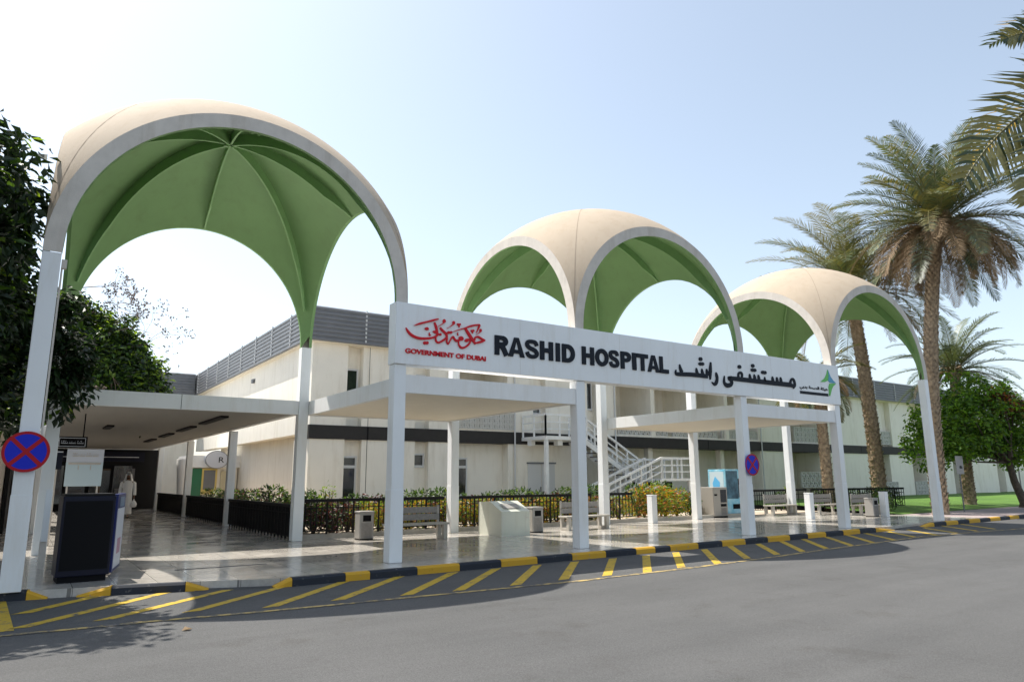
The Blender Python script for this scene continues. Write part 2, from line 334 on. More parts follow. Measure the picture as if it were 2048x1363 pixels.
# fallen leaf on the road
p = gz(371, 1258, RZ + 0.01); b = MB(); b.face([(p.x - .05, p.y - .04, p.z), (p.x + .03, p.y - .05, p.z + .02), (p.x + .08, p.y + .02, p.z), (p.x + .0, p.y + .05, p.z + .03)])
b.build('fallen_leaf', M['deadfrond'], label='pale dry leaf lying on the sunlit asphalt in front of the hatching', cat='leaf')

# ================================================================== DOME CANOPIES
def column(parent, x, y, z1, name='column'):
    b = MB(); b.box(x, x + W, y, y + W, 0, z1); o = b.build(name, M['white'], parent); bevel(o, 0.012, 2)
    c = MB(); c.box(x - .006, x + W + .006, y - .006, y + W + .006, 0.002, 1.45); bevel(c.build('column_casing', M['white'], o), 0.008, 1)
    return o
def dome(x0, shear, label, zcols):
    root = thing('dome_canopy', (x0 + (D + W) / 2, (DY + W) / 2, 0), label, 'dome canopy', 'green lined dome canopies')
    ox, oy = root.location.x, root.location.y
    A = (D + W) / 2; B = (DY + W) / 2; R = math.hypot(A, B)
    def sh(x, y, z):   # local coords; optional slight skew of the bay
        t = (y + B) / (2 * B); return (x + shear * t * max(0, (A - x) / (2 * A)), y, z)
    def surf(a, bb, r, n_t=26, n_s=22, ex=0.0):
        rows = []
        for s in range(n_s + 1):
            q = math.sin(s / n_s * PI / 2); row = []
            for side in range(4):
                for k in range(n_t):
                    t = k / n_t * PI; 
                    if side == 0: px, py = -a * math.cos(t), -bb - ex
                    elif side == 1: px, py = a + ex, -bb * math.cos(t)
                    elif side == 2: px, py = a * math.cos(t), bb + ex
                    else: px, py = -a - ex, bb * math.cos(t)
                    x, y = px * q, py * q; z = math.sqrt(max(0, r * r - x * x - y * y))
                    row.append(sh(x, y, ZT + z))
            rows.append(row)
        return rows
    # outer shell skin
    RD = 0.09
    m = MB(); m.grid(surf(A, B, R), 0, True, True); o = m.build('shell', M['tan'], root); weld(o, 1e-3)
    for ddx, ddy in ((-1, -1), (1, -1), (1, 1), (-1, 1)):      # joint lines of the shell segments
        m = MB(); rows = []; L = math.hypot(A, B); ux, uy = ddx * A / L, ddy * B / L
        for s in range(31):
            an = (s / 30) * (PI / 2 - .16) ; r_ = R + .003; px, py, pz = ux * r_ * math.sin(an), uy * r_ * math.sin(an), r_ * math.cos(an); hw = .009
            rows.append([sh(px - uy * hw, py + ux * hw, ZT + pz), sh(px + uy * hw, py - ux * hw, ZT + pz)])
        m.grid(rows, 0, True); m.build('shell_joint', M['joint'], root)
    # inner lining
    t = W; ri = math.hypot(A - t, B - RD); m = MB(); m.grid(surf(A - t, B - t, ri, ex=t - RD), 0, True, True, flip=True); o2 = m.build('lining', M['green'], root); weld(o2, 1e-3)
    # four arch beams: face ring + intrados
    for side in range(4):
        m = MB(); n = 56; fo = []; fi = []; bi = []
        for k in range(n + 1):
            ang = k / n * PI; c, s = -math.cos(ang), math.sin(ang)
            a0 = A if side % 2 == 0 else B; bo = B if side % 2 == 0 else A
            zo = a0 * s; ro, ri = a0, a0 - t
            def pt(u, v, z):
                if side == 0: q = (u, -v)
                elif side == 1: q = (v, u)
                elif side == 2: q = (-u, v)
                else: q = (-v, -u)
                return sh(q[0], q[1], ZT + z)
            fo.append(pt(ro * c, bo, ro * s)); fi.append(pt(ri * c, bo, ri * s)); bi.append(pt(ri * c, bo - RD, ri * s))
        m.grid([fi, fo], 0, False); m.grid([bi, fi], 1, True)
        m.build('arch_rim', [M['rim'], M['green']], root)
    # eight hanging ribs
    ri = math.hypot(A - t, B - RD)
    for k in range(8):
        if k % 2 == 0:
            dx, dy = [(1, 0), (0, 1), (-1, 0), (0, -1)][k // 2]; L = (A - RD) if dx else (B - RD)
        else:
            dx, dy = [(1, 1), (-1, 1), (-1, -1), (1, -1)][k // 2]; dx *= (A - t); dy *= (B - t); L = math.hypot(dx, dy); dx /= L; dy /= L
        m = MB(); rows = []; hw = 0.022
        amax = math.asin(min(0.9995, L / ri))
        for s in range(25):
            a = 0.012 + (amax - 0.012) * s / 24
            if k % 2: dep = 0.26 * (1 - max(0, s - 17) / 7 * 0.7)
            else: dep = 0.24 if s < 19 else 0.24 - 0.21 * (s - 18) / 6
            nx, ny = -dy * hw, dx * hw
            r0, r1 = ri + 0.01, ri - dep
            p0 = (dx * r0 * math.sin(a), dy * r0 * math.sin(a), r0 * math.cos(a)); p1 = (dx * r1 * math.sin(a), dy * r1 * math.sin(a), r1 * math.cos(a))
            rows.append([sh(p0[0] + nx, p0[1] + ny, ZT + p0[2]), sh(p1[0] + nx, p1[1] + ny, ZT + p1[2]), sh(p1[0] - nx, p1[1] - ny, ZT + p1[2]), sh(p0[0] - nx, p0[1] - ny, ZT + p0[2])])
        m.grid(rows, 0, False, True); m.face(rows[0][::-1]); m.face(rows[-1]); m.build('rib', M['ribgreen'], root)
    m = MB(); m.tube([(0, 0, ZT + ri - 0.3), (0, 0, ZT + ri)], 0.05, 10); m.build('crown_hub', M['ribgreen'], root)
    for (cx_, cy_, zt) in [(-A, -B, zcols[0]), (A - W, -B, zcols[1]), (-A, B - W, ZT - 0.004), (A - W, B - W, ZT - 0.004)]:
        xx = cx_ + (shear if cy_ > 0 and cx_ < 0 else 0)
        column(root, xx, cy_, zt)
    # service conduit and box seen at the springing of the front arch
    m = MB(); m.box(-A + W + .01, -A + W + .04, -B + .06, -B + .09, 2.2, ZT - .1); m.box(-A + W + .01, -A + W + .09, -B + .04, -B + .13, ZT - .25, ZT - .1); m.build('conduit', M['rim'], root)
    return root
dome(XS[0], 0.45, 'largest and nearest cream and green dome canopy at the left, seen from below', (ZT - .004, ZS - .004))
dome(XS[2], 0, 'middle cream and green dome canopy rising behind the lettering of the long sign', (ZS - .004, ZS - .004))
dome(XS[4], 0, 'farthest cream and green dome canopy in front of the palm trees', (ZS - .004, ZT - .004))

# ================================================================== FLAT CANOPIES
def flat(name, x0, x1, y0, y1, z0, z1, label, cat='canopy', seams=()):
    root = thing(name, ((x0 + x1) / 2, (y0 + y1) / 2, z0), label, cat, 'flat white roofs between the domes' if name == 'flat_canopy' else None)
    ox, oy, oz = root.location
    def L(b): b.v = [(x - ox, y - oy, z - oz) for x, y, z in b.v]; return b
    f = 0.12
    b = MB(); b.box(x0, x1, y0, y0 + f, z0, z1); b.box(x0, x1, y1 - f, y1, z0, z1); b.box(x0, x0 + f, y0 + f, y1 - f, z0, z1); b.box(x1 - f, x1, y0 + f, y1 - f, z0, z1)
    o = L(b).build('fascia', M['canopyw'], root)
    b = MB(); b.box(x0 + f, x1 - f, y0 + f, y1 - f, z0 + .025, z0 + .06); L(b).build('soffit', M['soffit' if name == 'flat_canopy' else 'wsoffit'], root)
    b = MB(); b.box(x0 + f, x1 - f, y0 + f, y1 - f, z1 - .1, z1 - .05); L(b).build('roof_deck', M['canopyw'], root)
    if seams:
        b = MB()
        for s in seams: b.box(s - .006, s + .006, y0 - .003, y0 + .01, z0 + .002, z1 - .002)
        L(b).build('joint', M['dark'], root)
    return root
flat('flat_canopy', W + .005, F - .005, 0.03, DY + W - .02, 3.455, 3.84, 'flat white canopy roof between the large left dome and the middle dome')
flat('flat_canopy', XS[3] + W + .005, XS[4] - .005, 0.03, DY + W - .02, 3.455, 3.84, 'flat white canopy roof between the middle dome and the far dome')
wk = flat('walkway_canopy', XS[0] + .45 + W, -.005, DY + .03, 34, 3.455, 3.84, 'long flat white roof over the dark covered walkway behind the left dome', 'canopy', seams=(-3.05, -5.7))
ox, oy, oz = wk.location
for i, yy in enumerate((14.3, 22.6, 31.3)):
    b = MB(); b.box(0.0, W, yy, yy + W, 0, 3.45); b.v = [(x - ox, y - oy, z - oz) for x, y, z in b.v]; bevel(b.build('pillar', M['white'], wk), .012)
    b = MB(); b.box(-5.9, -5.9 + W, yy, yy + W, 0, 3.45); b.v = [(x - ox, y - oy, z - oz) for x, y, z in b.v]; bevel(b.build('pillar', M['white'], wk), .012)
b = MB(); b.box(-.004, W + .004, DY + W, 33, 3.52, 3.7); b.v = [(x - ox, y - oy, z - oz) for x, y, z in b.v]; b.build('edge_beam', M['canopyw'], wk)
for i, (x, y, l) in enumerate([(-1.6, 8.0, 3.2), (-1.6, 12.6, 2.8), (-1.6, 17.0, 2.6), (-1.6, 21.5, 2.6), (-4, 13.5, 1.6)]):
    b = MB(); b.box(x - .11, x + .11, y, y + l, 3.425, 3.479); b.v = [(p - ox, q - oy, z - oz) for p, q, z in b.v]; b.build('light_fitting', M['blackmetal'], wk)

# ================================================================== LONG SIGN BOARD
X1S = XS[4] + W + .02
sg = thing('sign_board', (0, 0, ZS), 'long white sign board with red emblem and black bilingual lettering across the columns', 'sign')
SY = -0.05; zo = ZS
b = MB(); b.box(-.02, X1S, SY, 0.30, 0, ZT - ZS); bevel(b.build('board', M['white'], sg), .01)
for s in (3.2, 6.4, 9.6, 12.8):
    b = MB(); b.box(s - .002, s + .002, SY - .002, SY + .001, .01, ZT - ZS - .01); b.build('panel_joint', M['rim'], sg)
def sp(px, py):    # point of the board face, local
    p = gy(px, py, SY); return (p.x, p.z - zo)
def ribbon(mb, pts, t=0.02, dep=0.03, mi=0, closed=False, smooth=4):
    """pts (x, z, halfwidth); Catmull-Rom smoothed stroke standing dep proud of the board"""
    P = [Vector(p) for p in pts]
    if smooth > 1 and len(P) > 2:
        Q = []; n = len(P)
        rng = range(n if closed else n - 1)
        for i in rng:
            p0 = P[i - 1] if (i or closed) else P[0]; p1 = P[i]; p2 = P[(i + 1) % n]; p3 = P[(i + 2) % n] if (closed or i + 2 < n) else P[-1]
            for k in range(smooth):
                u = k / smooth
                Q.append(0.5 * ((2 * p1) + (-p0 + p2) * u + (2 * p0 - 5 * p1 + 4 * p2 - p3) * u * u + (-p0 + 3 * p1 - 3 * p2 + p3) * u ** 3))
        if not closed: Q.append(P[-1])
        P = Q
    n = len(P); l = []; r = []
    for i in range(n):
        a = P[i - 1] if (i or closed) else P[0]; c = P[(i + 1) % n] if (closed or i < n - 1) else P[-1]
        d = Vector((c.x - a.x, c.y - a.y)); d = d.normalized() if d.length > 1e-9 else Vector((1, 0)); w = max(.002, P[i].z)
        l.append((P[i].x - d.y * w, P[i].y + d.x * w)); r.append((P[i].x + d.y * w, P[i].y - d.x * w))
    ribbon.k += 1; yf = SY - dep - (ribbon.k % 9) * .0006; yb = SY - .0005
    rows = [[(x, yf, z) for x, z in l], [(x, yf, z) for x, z in r], [(x, yb, z) for x, z in r], [(x, yb, z) for x, z in l], [(x, yf, z) for x, z in l]]
    if closed: rows = [q + [q[0]] for q in rows]
    mb.grid(rows, mi, False)
    if not closed:
        mb.face([rows[0][0], rows[3][0], rows[2][0], rows[1][0]], mi); mb.face([rows[0][-1], rows[1][-1], rows[2][-1], rows[3][-1]], mi)
ribbon.k = 0
def blob(mb, x, z, rx, rz, dep=0.03, mi=0, n=14):
    ribbon.k += 1; yf = SY - dep - (ribbon.k % 9) * .0006
    P = [(x + rx * math.cos(2 * PI * k / n), z + rz * math.sin(2 * PI * k / n)) for k in range(n)]
    mb.face([(a, yf, c) for a, c in P], mi); mb.grid([[(a, yf, c) for a, c in P], [(a, SY, c) for a, c in P]], mi, False, True)
def tracer(ox_, oy_, k):
    def T(x, y): return sp(ox_ + x / k, oy_ + y / k)
    def S(mb, pts, sc=1.0, **kw):
        out = []
        for x, y, w in pts:
            c = T(x, y); e = T(x, y + w * .5); e2 = T(x + w * .5, y); out.append((c[0], c[1], sc * 0.5 * (abs(e[1] - c[1]) + abs(e2[0] - c[0]))))
        ribbon(mb, out, **kw)
    def Bl(mb, x, y, rx, ry):
        c = T(x, y); blob(mb, c[0], c[1], abs(T(x + rx, y)[0] - c[0]), abs(T(x, y + ry)[1] - c[1]))
    return T, S, Bl
# --- heavy latin capitals
H0 = sp(783, 712); 
def letters(mb, word, spans, z0, z1):
    h = z1 - z0
    for ch, (xa, xb) in zip(word, spans):
        w = xb - xa; tv = min(.275 * h, .36 * w) if ch not in 'I' else w; th = .235 * h; hv, hh = tv / 2, th / 2
        def R(pts, **kw): ribbon(mb, [(xa + p[0], z0 + p[1], p[2]) for p in pts], **kw)
        if ch in 'RHDPLI': R([(hv, 0, hv), (hv, h, hv)], smooth=1)
        if ch == 'H': R([(w - hv, 0, hv), (w - hv, h, hv)], smooth=1); R([(hv, h * .52, hh), (w - hv, h * .52, hh)], smooth=1)
        if ch == 'L': R([(0, hh, hh), (w, hh, hh)], smooth=1)
        if ch == 'T': R([(0, h - hh, hh), (w, h - hh, hh)], smooth=1); R([(w / 2, 0, hv), (w / 2, h, hv)], smooth=1)
        if ch == 'A':
            q = hv * 2.05; k = h * .86
            for pl_ in ([(0, 0), (q, 0), (w / 2, k), (w / 2, h), (w / 2 - q * .48, h)], [(w, 0), (w / 2 + q * .48, h), (w / 2, h), (w / 2, k), (w - q, 0)]):
                mb.prism([(xa + p[0], z0 + p[1]) for p in pl_], SY - .031, SY - .0005)
            R([(w * .24, h * .27, hh * .8), (w * .76, h * .27, hh * .8)], smooth=1)
        if ch == 'O':
            R([(w / 2 + (w / 2 - hv) * math.cos(a), h / 2 + (h / 2 - hh) * math.sin(a), hv + (hh - hv) * abs(math.sin(a))) for a in [2 * PI * k / 24 for k in range(24)]], closed=True, smooth=1)
        if ch == 'D':
            R([(hv, h - hh, hh), (w * .42, h - hh, hh)] + [(w * .42 + (w * .58 - hv) * math.sin(a), h / 2 + (h / 2 - hh) * math.cos(a), hh + (hv - hh) * math.sin(a)) for a in [PI * k / 12 for k in range(1, 12)]] + [(w * .42, hh, hh), (hv, hh, hh)], smooth=1)
        if ch in 'PR':
            zm = h * .43 if ch == 'P' else h * .47; q = (h - zm) / 2
            R([(hv, h - hh * .9, hh * .9), (w * .5, h - hh * .9, hh * .9)] + [(w * .5 + (w * (.5 if ch == 'P' else .46) - hv) * math.sin(a), zm - hh * .1 + q + (q - hh * .8) * math.cos(a), hh * .9 + (hv - hh * .9) * math.sin(a)) for a in [PI * k / 10 for k in range(1, 10)]] + [(w * .5, zm + hh * .7, hh * .9), (hv, zm + hh * .7, hh * .9)], smooth=1)
        if ch == 'R': R([(w * .42, h * .5, hv), (w * .62, h * .36, hv), (w - hv * .95, 0, hv)], smooth=3)
        if ch == 'S':
            R([(hv * .85, h * .33, hv * .8), (w * .24, h * .16, hh * .9), (w * .5, hh * .85, hh * .85), (w * .78, h * .15, hh * .9), (w - hv * .9, h * .30, hv * .85), (w * .70, h * .45, hh * .95), (w * .32, h * .56, hh * .95), (hv * .9, h * .71, hv * .85), (w * .22, h * .86, hh * .9), (w * .5, h - hh * .85, hh * .85), (w * .76, h * .86, hh * .9), (w - hv * .9, h * .69, hv * .8)], smooth=4)
k1 = 3.531
def sx(x): return sp(780 + x / k1, 700)[0]
z0 = sp(989.5, 709.5)[1]; z1 = sp(989.5, 670.5)[1]
z0b = sp(1333, 746)[1]; z1b = sp(1333, 713.5)[1]
z0 = (z0 + z0b) / 2; z1 = (z1 + z1b) / 2
_sp = [(sx(a), sx(c)) for a, c in [(737, 835), (833, 948), (952, 1047), (1057, 1148), (1168, 1197), (1212, 1302), (1352, 1437), (1445, 1538), (1541, 1612), (1624, 1697), (1705, 1733), (1738, 1816), (1812, 1893), (1896, 1958)]]
for ch, spn in zip('RASHIDHOSPITAL', _sp):
    lt = MB(); letters(lt, ch, [spn], z0, z1); lt.build('black_letter', M['letter'], sg)
# --- arabic name
T, S, Bl = tracer(1340, 700, 7.877); ar = MB()
S(ar, [(88, 308, 10), (82, 345, 26), (98, 372, 44), (180, 378, 50), (340, 384, 52), (585, 411, 52)])
S(ar, [(145, 222, 12), (155, 285, 40), (180, 350, 52)])
for x, y in ((408, 278), (495, 290), (570, 293)): S(ar, [(x, y, 12), (x + 6, y + 50, 42), (x + 22, y + 110, 46)])
Bl(ar, 475, 140, 27, 30); Bl(ar, 470, 215, 26, 26); Bl(ar, 504, 216, 26, 26)
S(ar, [(634, 190, 20), (628, 330, 50), (626, 462, 18)])
S(ar, [(717, 348, 12), (728, 400, 42), (735, 450, 40), (722, 510, 46), (692, 538, 34), (652, 500, 6)])
S(ar, [(851, 403, 8), (845, 470, 28), (852, 520, 40), (890, 553, 54), (945, 545, 50), (968, 505, 40), (945, 472, 34), (918, 440, 38), (960, 430, 40)])
S(ar, [(925, 440, 50), (1100, 458, 54), (1500, 503, 54), (1895, 546, 54)])
S(ar, [(1072, 430, 34), (1072, 375, 30), (1100, 352, 30), (1128, 375, 30), (1126, 440, 34)])
Bl(ar, 1087, 262, 27, 30)
for x, y in ((1247, 372), (1320, 380), (1385, 386), (1605, 413), (1674, 422), (1733, 424)): S(ar, [(x, y, 12), (x + 5, y + 40, 38), (x + 14, y + 90, 42)])
S(ar, [(1487, 422, 10), (1487, 450, 28), (1490, 490, 40)])
Bl(ar, 1297, 245, 25, 29); Bl(ar, 1292, 312, 26, 26); Bl(ar, 1326, 315, 26, 26); Bl(ar, 1455, 349, 25, 27); Bl(ar, 1487, 353, 25, 27)
S(ar, [(1888, 545, 44), (1895, 480, 28), (1922, 452, 26), (1948, 482, 34), (1960, 545, 34), (1948, 575, 28), (1935, 603, 10)])
S(ar, [(1890, 550, 46), (1945, 565, 40)])
ar.build('arabic_lettering', M['letter'], sg)
# --- red calligraphic emblem
T, S, Bl = tracer(800, 620, 10.78); em = MB()
S(em, [(298, 332, 10), (420, 292, 40), (560, 258, 34), (700, 222, 40), (818, 192, 26)])
S(em, [(120, 378, 14), (160, 450, 44), (230, 530, 56), (330, 585, 54), (450, 612, 52), (600, 610, 44), (720, 588, 40), (790, 545, 44), (800, 500, 44), (740, 470, 54), (700, 462, 20)])
S(em, [(735, 262, 26), (765, 350, 50), (788, 440, 44), (800, 520, 44)])
Bl(em, 570, 403, 42, 34); Bl(em, 525, 708, 32, 34); Bl(em, 578, 706, 30, 34); Bl(em, 635, 540, 22, 18); S(em, [(632, 482, 10), (622, 520, 14), (632, 545, 20)])
S(em, [(855, 378, 34), (905, 440, 46), (985, 515, 46), (1005, 600, 32), (1000, 680, 26), (1028, 732, 26), (1070, 660, 22), (1130, 572, 32), (1165, 625, 40), (1210, 662, 44), (1280, 640, 50)])
S(em, [(760, 590, 24), (768, 665, 32), (815, 702, 38), (900, 665, 40), (975, 610, 34), (1002, 560, 24)])
Bl(em, 860, 525, 28, 28)
S(em, [(1252, 640, 16), (1262, 750, 32), (1320, 812, 42), (1400, 795, 38), (1475, 735, 34), (1510, 670, 30), (1480, 640, 44), (1420, 655, 66), (1388, 662, 20)])
Bl(em, 1310, 612, 52, 48)
S(em, [(1130, 470, 10), (1260, 425, 18), (1400, 385, 24), (1520, 345, 38), (1640, 322, 30), (1705, 325, 36), (1685, 385, 30), (1655, 450, 16), (1638, 490, 6)])
S(em, [(1395, 385, 44), (1450, 480, 60), (1540, 620, 60), (1622, 732, 40)])
S(em, [(1600, 650, 30), (1615, 590, 30), (1680, 578, 40), (1755, 622, 38), (1825, 655, 30)]); S(em, [(1825, 655, 20), (1750, 680, 46), (1670, 700, 40), (1605, 715, 24)])
Bl(em, 945, 238, 30, 42); S(em, [(940, 270, 24), (880, 315, 10), (815, 352, 6)]); Bl(em, 1150, 275, 28, 40); S(em, [(1140, 305, 24), (1070, 360, 10), (1000, 396, 6)])
S(em, [(1225, 308, 34), (1300, 306, 34)]); S(em, [(1262, 310, 50), (1268, 375, 10)]); Bl(em, 1040, 485, 30, 30); Bl(em, 1088, 482, 30, 30)
S(em, [(1240, 482, 10), (1232, 520, 14), (1246, 545, 24)]); S(em, [(1520, 445, 34), (1590, 440, 34)]); S(em, [(1552, 450, 50), (1558, 505, 10)])
Bl(em, 1730, 440, 24, 36); S(em, [(1722, 470, 22), (1680, 505, 9), (1632, 527, 6)])
em.build('red_emblem', M['letred'], sg)
def text_mesh(name, body, m, parent, x0, x1, z0, z1, y, off=0.0, ext=0.01, rz=0, flip=False):
    c = bpy.data.curves.new(name, 'FONT'); c.body = body; c.offset = off; c.extrude = 0.05
    o = bpy.data.objects.new('tmp', c); COL.objects.link(o); bpy.context.view_layer.update()
    me = bpy.data.meshes.new_from_object(o.evaluated_get(bpy.context.evaluated_depsgraph_get())); bpy.data.objects.remove(o)
    xs = [v.co.x for v in me.vertices]; ys = [v.co.y for v in me.vertices]; a, c2, e, g = min(xs), max(xs), min(ys), max(ys)
    for v in me.vertices:
        X = x0 + (v.co.x - a) / (c2 - a) * (x1 - x0); Z = z0 + (v.co.y - e) / (g - e) * (z1 - z0); Yv = y - ext * (1 if v.co.z > 0 else 0)
        v.co = (X, Yv, Z)
    me.name = name; me.materials.clear(); me.materials.append(m)
    o = bpy.data.objects.new(name, me); COL.objects.link(o); o.parent = parent; return o
xa = sp(810, 702)[0]; xb = sp(971, 717)[0]
text_mesh('red_caption', 'GOVERNMENT OF DUBAI', M['letred'], sg, xa, xb, (sp(812, 706)[1] + sp(970, 722)[1]) / 2, (sp(812, 696)[1] + sp(970, 712.5)[1]) / 2, SY, off=.026, ext=.025)
# --- health authority logo
lx0, lx1 = sp(1599.5, 780)[0], sp(1656, 788)[0]
text_mesh('small_arabic_caption', '\uFEF2\uFE91\uFEAA\uFE91 \uFE94\uFEA4\uFEBC\uFEDF\uFE8D \uFE94\uFE8C\uFEF4\uFEEB', M['letter'], sg, lx0, lx1, sp(1628, 781)[1], sp(1628, 772)[1] , SY, off=.03, ext=.012)
b = MB(); zz0 = sp(1628, 789.3)[1]; zz1 = sp(1628, 783.8)[1]; b.box(lx0, lx1, SY - .012, SY, zz0, zz1); b.build('caption_bar', M['letter'], sg)
T, S, Bl = tracer(1580, 730, 18.62)
def poly(name, pts, m, dep):
    b = MB(); b.prism([T(*p) for p in pts], SY - dep, SY); b.build(name, m, sg)
poly('green_leaf_mark', [(1385, 165), (1350, 330), (1280, 480), (1130, 620), (1290, 625), (1405, 570), (1425, 400)], M['lgreen'], .014)
poly('blue_leaf_mark', [(1400, 175), (1425, 400), (1405, 570), (1480, 650), (1600, 665), (1700, 665), (1600, 570), (1500, 430)], M['lblue'], .016)
poly('green_leaf_mark', [(1460, 685), (1600, 672), (1700, 690), (1600, 780), (1550, 880), (1520, 1000), (1485, 1140), (1450, 1140), (1440, 950), (1430, 800)], M['lgreen'], .018)
def squiggle(name, m, parent, x0, x1, z0, z1, y, words):
    # wording too small to read in the photograph: joined strokes, teeth and dots
    b = MB(); r = random.Random(3); ww = (x1 - x0) / words; t = (z1 - z0) * .16
    for k in range(words):
        a = x0 + k * ww; c = a + ww * .86; zb = z0 + (z1 - z0) * .3
        b.bar((a, y, zb), (c, y, zb), .004, t); n = 5
        for i in range(n):
            x = a + (c - a) * (i + r.random() * .6) / n; b.bar((x, y, zb + t * .4), (x + t * .3, y, zb + (z1 - z0) * r.uniform(.25, .65)), .004, t * .9)
            if r.random() < .5: b.box(x, x + t, y - .002, y + .002, z1 - t, z1)
    return b.build(name, m, parent)
# ================================================================== HOSPITAL BUILDING
YF = 15.0
hb = thing('hospital_building', (20, YF + 4, 0), 'long two storey cream hospital building with dark band and grey louvred roof edge', 'building')
hx, hy, _ = hb.location
def hbuild(b, name, m, parent=None, bv=0):
    b.v = [(x - hx, y - hy, z) for x, y, z in b.v]
    o = b.build(name, m, parent or hb)
    if bv: bevel(o, bv, 1)
    return o
Z1, Z2, Z3, Z4 = 3.30, 3.87, 7.32, 8.80
# body behind the facade panels
b = MB(); b.box(3.9, 95, YF + 2.0, 34, 0, Z2); b.box(3.5, 95, YF + 2.5, 38, Z2, Z3); hbuild(b, 'wall', M['cream'])
# upper storey panels
up = [(3.2, 4.74), (5.44, 7.97), (8.68, 10.1), (12.95, 14.5), (15.3, 18.05), (18.75, 20.1), (22.75, 23.05), (26.3, 26.6), (29.1, 29.4), (32.3, 35.4), (38.9, 46.9), (48.5, 51.3), (53.2, 57.8), (59.8, 66), (67.5, 74), (75.5, 82), (83.5, 92)]
def each(name, m, boxes, par=None):
    for q in boxes:
        b = MB(); b.box(*q); hbuild(b, name, m, par)
each('upper_wall_panel', M['cream'], [(a, c, YF, YF + 2.5, Z2, Z3) for a, c in up])
b = MB(); b.box(3.2, 3.5, YF + 2.51, 38.3, 3.55, Z3); b.box(3.2, 3.55, YF + .85, YF + 2.5, 3.55, Z2); hbuild(b, 'side_wall', M['cream'])
b = MB(); b.box(3.5, 3.9, YF + .02, 38.3, 3.58, 3.7); hbuild(b, 'overhang_soffit', M['soffit'])
# ground storey panels
gp = [(3.22, 4.74), (5.50, 8.0), (8.68, 10.2), (13.0, 17.7), (32.4, 35.6), (38.9, 46.5), (47.9, 51.2), (53.2, 57.8), (59.8, 66), (67.5, 74), (75.5, 82), (83.5, 92)]
each('lower_wall_panel', M['cream'], [(a, c, YF + .03, YF + 2.0, 0, Z1) for a, c in gp] + [(10.2, 13.0, YF + .55, YF + 2, 0, Z1), (4.74, 5.5, YF + .35, YF + 2, 0, Z1), (8.0, 8.68, YF + .35, YF + 2, 0, Z1)])
each('arcade_post', M['cream'], [(x, x + .35, YF + .5, YF + .85, 0, Z1) for x in (22.9, 29.05)])
b = MB(); b.box(10.0, 40, YF + 1.0, YF + 2.6, Z2 - .12, Z2 - .02); hbuild(b, 'gallery_floor', M['soffit'])
b = MB(); b.box(3.19, 92, YF - .02, YF + 1.0, Z1, Z2); hbuild(b, 'dark_band', M['band'])
b = MB(); b.box(5.71, 5.76, YF - .035, YF - .02, Z1, Z2); b.box(5.725, 5.745, YF - .004, YF + .03, Z2, Z3); b.box(5.725, 5.745, YF + .02, YF + .03, 0, Z1)
for x in (10.15, 19.2, 27.4, 44.0): b.box(x, x + .02, YF - .03, YF - .02, Z1, Z2)
hbuild(b, 'movement_joint', M['dark'])
# recess infill above upper windows so the slots read as panels
pp_ = []
for a, c in ((4.74, 5.44), (7.97, 8.68), (14.5, 15.3), (18.05, 18.75), (46.9, 48.5), (51.3, 53.2), (57.8, 59.8), (66, 67.5), (74, 75.5), (82, 83.5)):
    pp_.append((a, c, YF + .4, YF + 2.5, Z2, Z3))
each('recessed_panel', M['cream'], pp_)
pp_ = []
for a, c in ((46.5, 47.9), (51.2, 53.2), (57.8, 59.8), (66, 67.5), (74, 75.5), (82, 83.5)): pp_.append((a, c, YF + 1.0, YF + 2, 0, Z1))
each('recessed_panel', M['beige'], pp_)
def window(x0, x1, z0, z1, y, tran=None, tilt=False):
    b = MB(); t = .07
    b.box(x0, x0 + t, y - .05, y + .04, z0, z1); b.box(x1 - t, x1, y - .05, y + .04, z0, z1); b.box(x0 + t, x1 - t, y - .05, y + .04, z1 - t, z1); b.box(x0 + t, x1 - t, y - .05, y + .04, z0, z0 + t * 1.6)
    if tran: b.box(x0 + t, x1 - t, y - .045, y + .035, tran - .06, tran + .06)
    w = hbuild(b, 'window', M['frame'])
    g = MB(); g.box(x0 + t, x1 - t, y - .01, y + .005, z0 + t * 1.6, z1 - t); hbuild(g, 'pane', M['glass'], w)
    if tilt:
        a = MB(); a.face([(x0 - .02, y - .12, z1 - 1.5), (x1 + .12, y - .42, z1 - .75), (x1 + .12, y - .38, z1 - 1.3), (x0 + .1, y - .1, z1 - 1.75)])
        hbuild(a, 'tilted_shutter', M['slat'], w)
    return w
window(4.76, 5.40, .72, 2.62, YF + .33, 2.18)
window(4.78, 5.36, 4.75, 6.35, YF + .38, None, True)
window(8.03, 8.60, 2.15, 2.78, YF + .33)
window(8.0, 8.60, 5.3, 6.35, YF + .38)
window(10.3, 10.98, .85, 2.62, YF + .53, 2.2)
window(14.55, 15.2, 4.8, 6.2, YF + .38)
window(18.1, 18.68, 5.2, 6.9, YF + .38)
window(47.0, 47.8, 1.4, 2.6, YF + .98)
window(58.1, 59.6, 1.2, 2.7, YF + .98)
for x in (13.35, 19.95, 32.45):
    b = MB(); b.tube([(x, YF - .06, .1), (x, YF - .06, Z3)], .04, 8); hbuild(b, 'downpipe', M['frame'])
# doors under the landing and the blue door in the arcade
b = MB(); b.box(14.15, 14.95, YF - .01, YF + .03, .05, 2.35); b.box(15.0, 15.8, YF - .01, YF + .03, .05, 2.35); d_ = hbuild(b, 'door', M['frame'])
b = MB(); b.box(14.1, 15.86, YF - .05, YF + .03, 2.36, 2.44); b.box(14.88, 14.92, YF - .05, YF - .01, 1, 1.25); hbuild(b, 'lintel', M['slat'], d_)
b = MB(); b.box(18.3, 19.3, YF + 1.93, YF + 2.0, 0, 2.4); hbuild(b, 'door', mat('door_blue', (.012, .03, .13), .4))
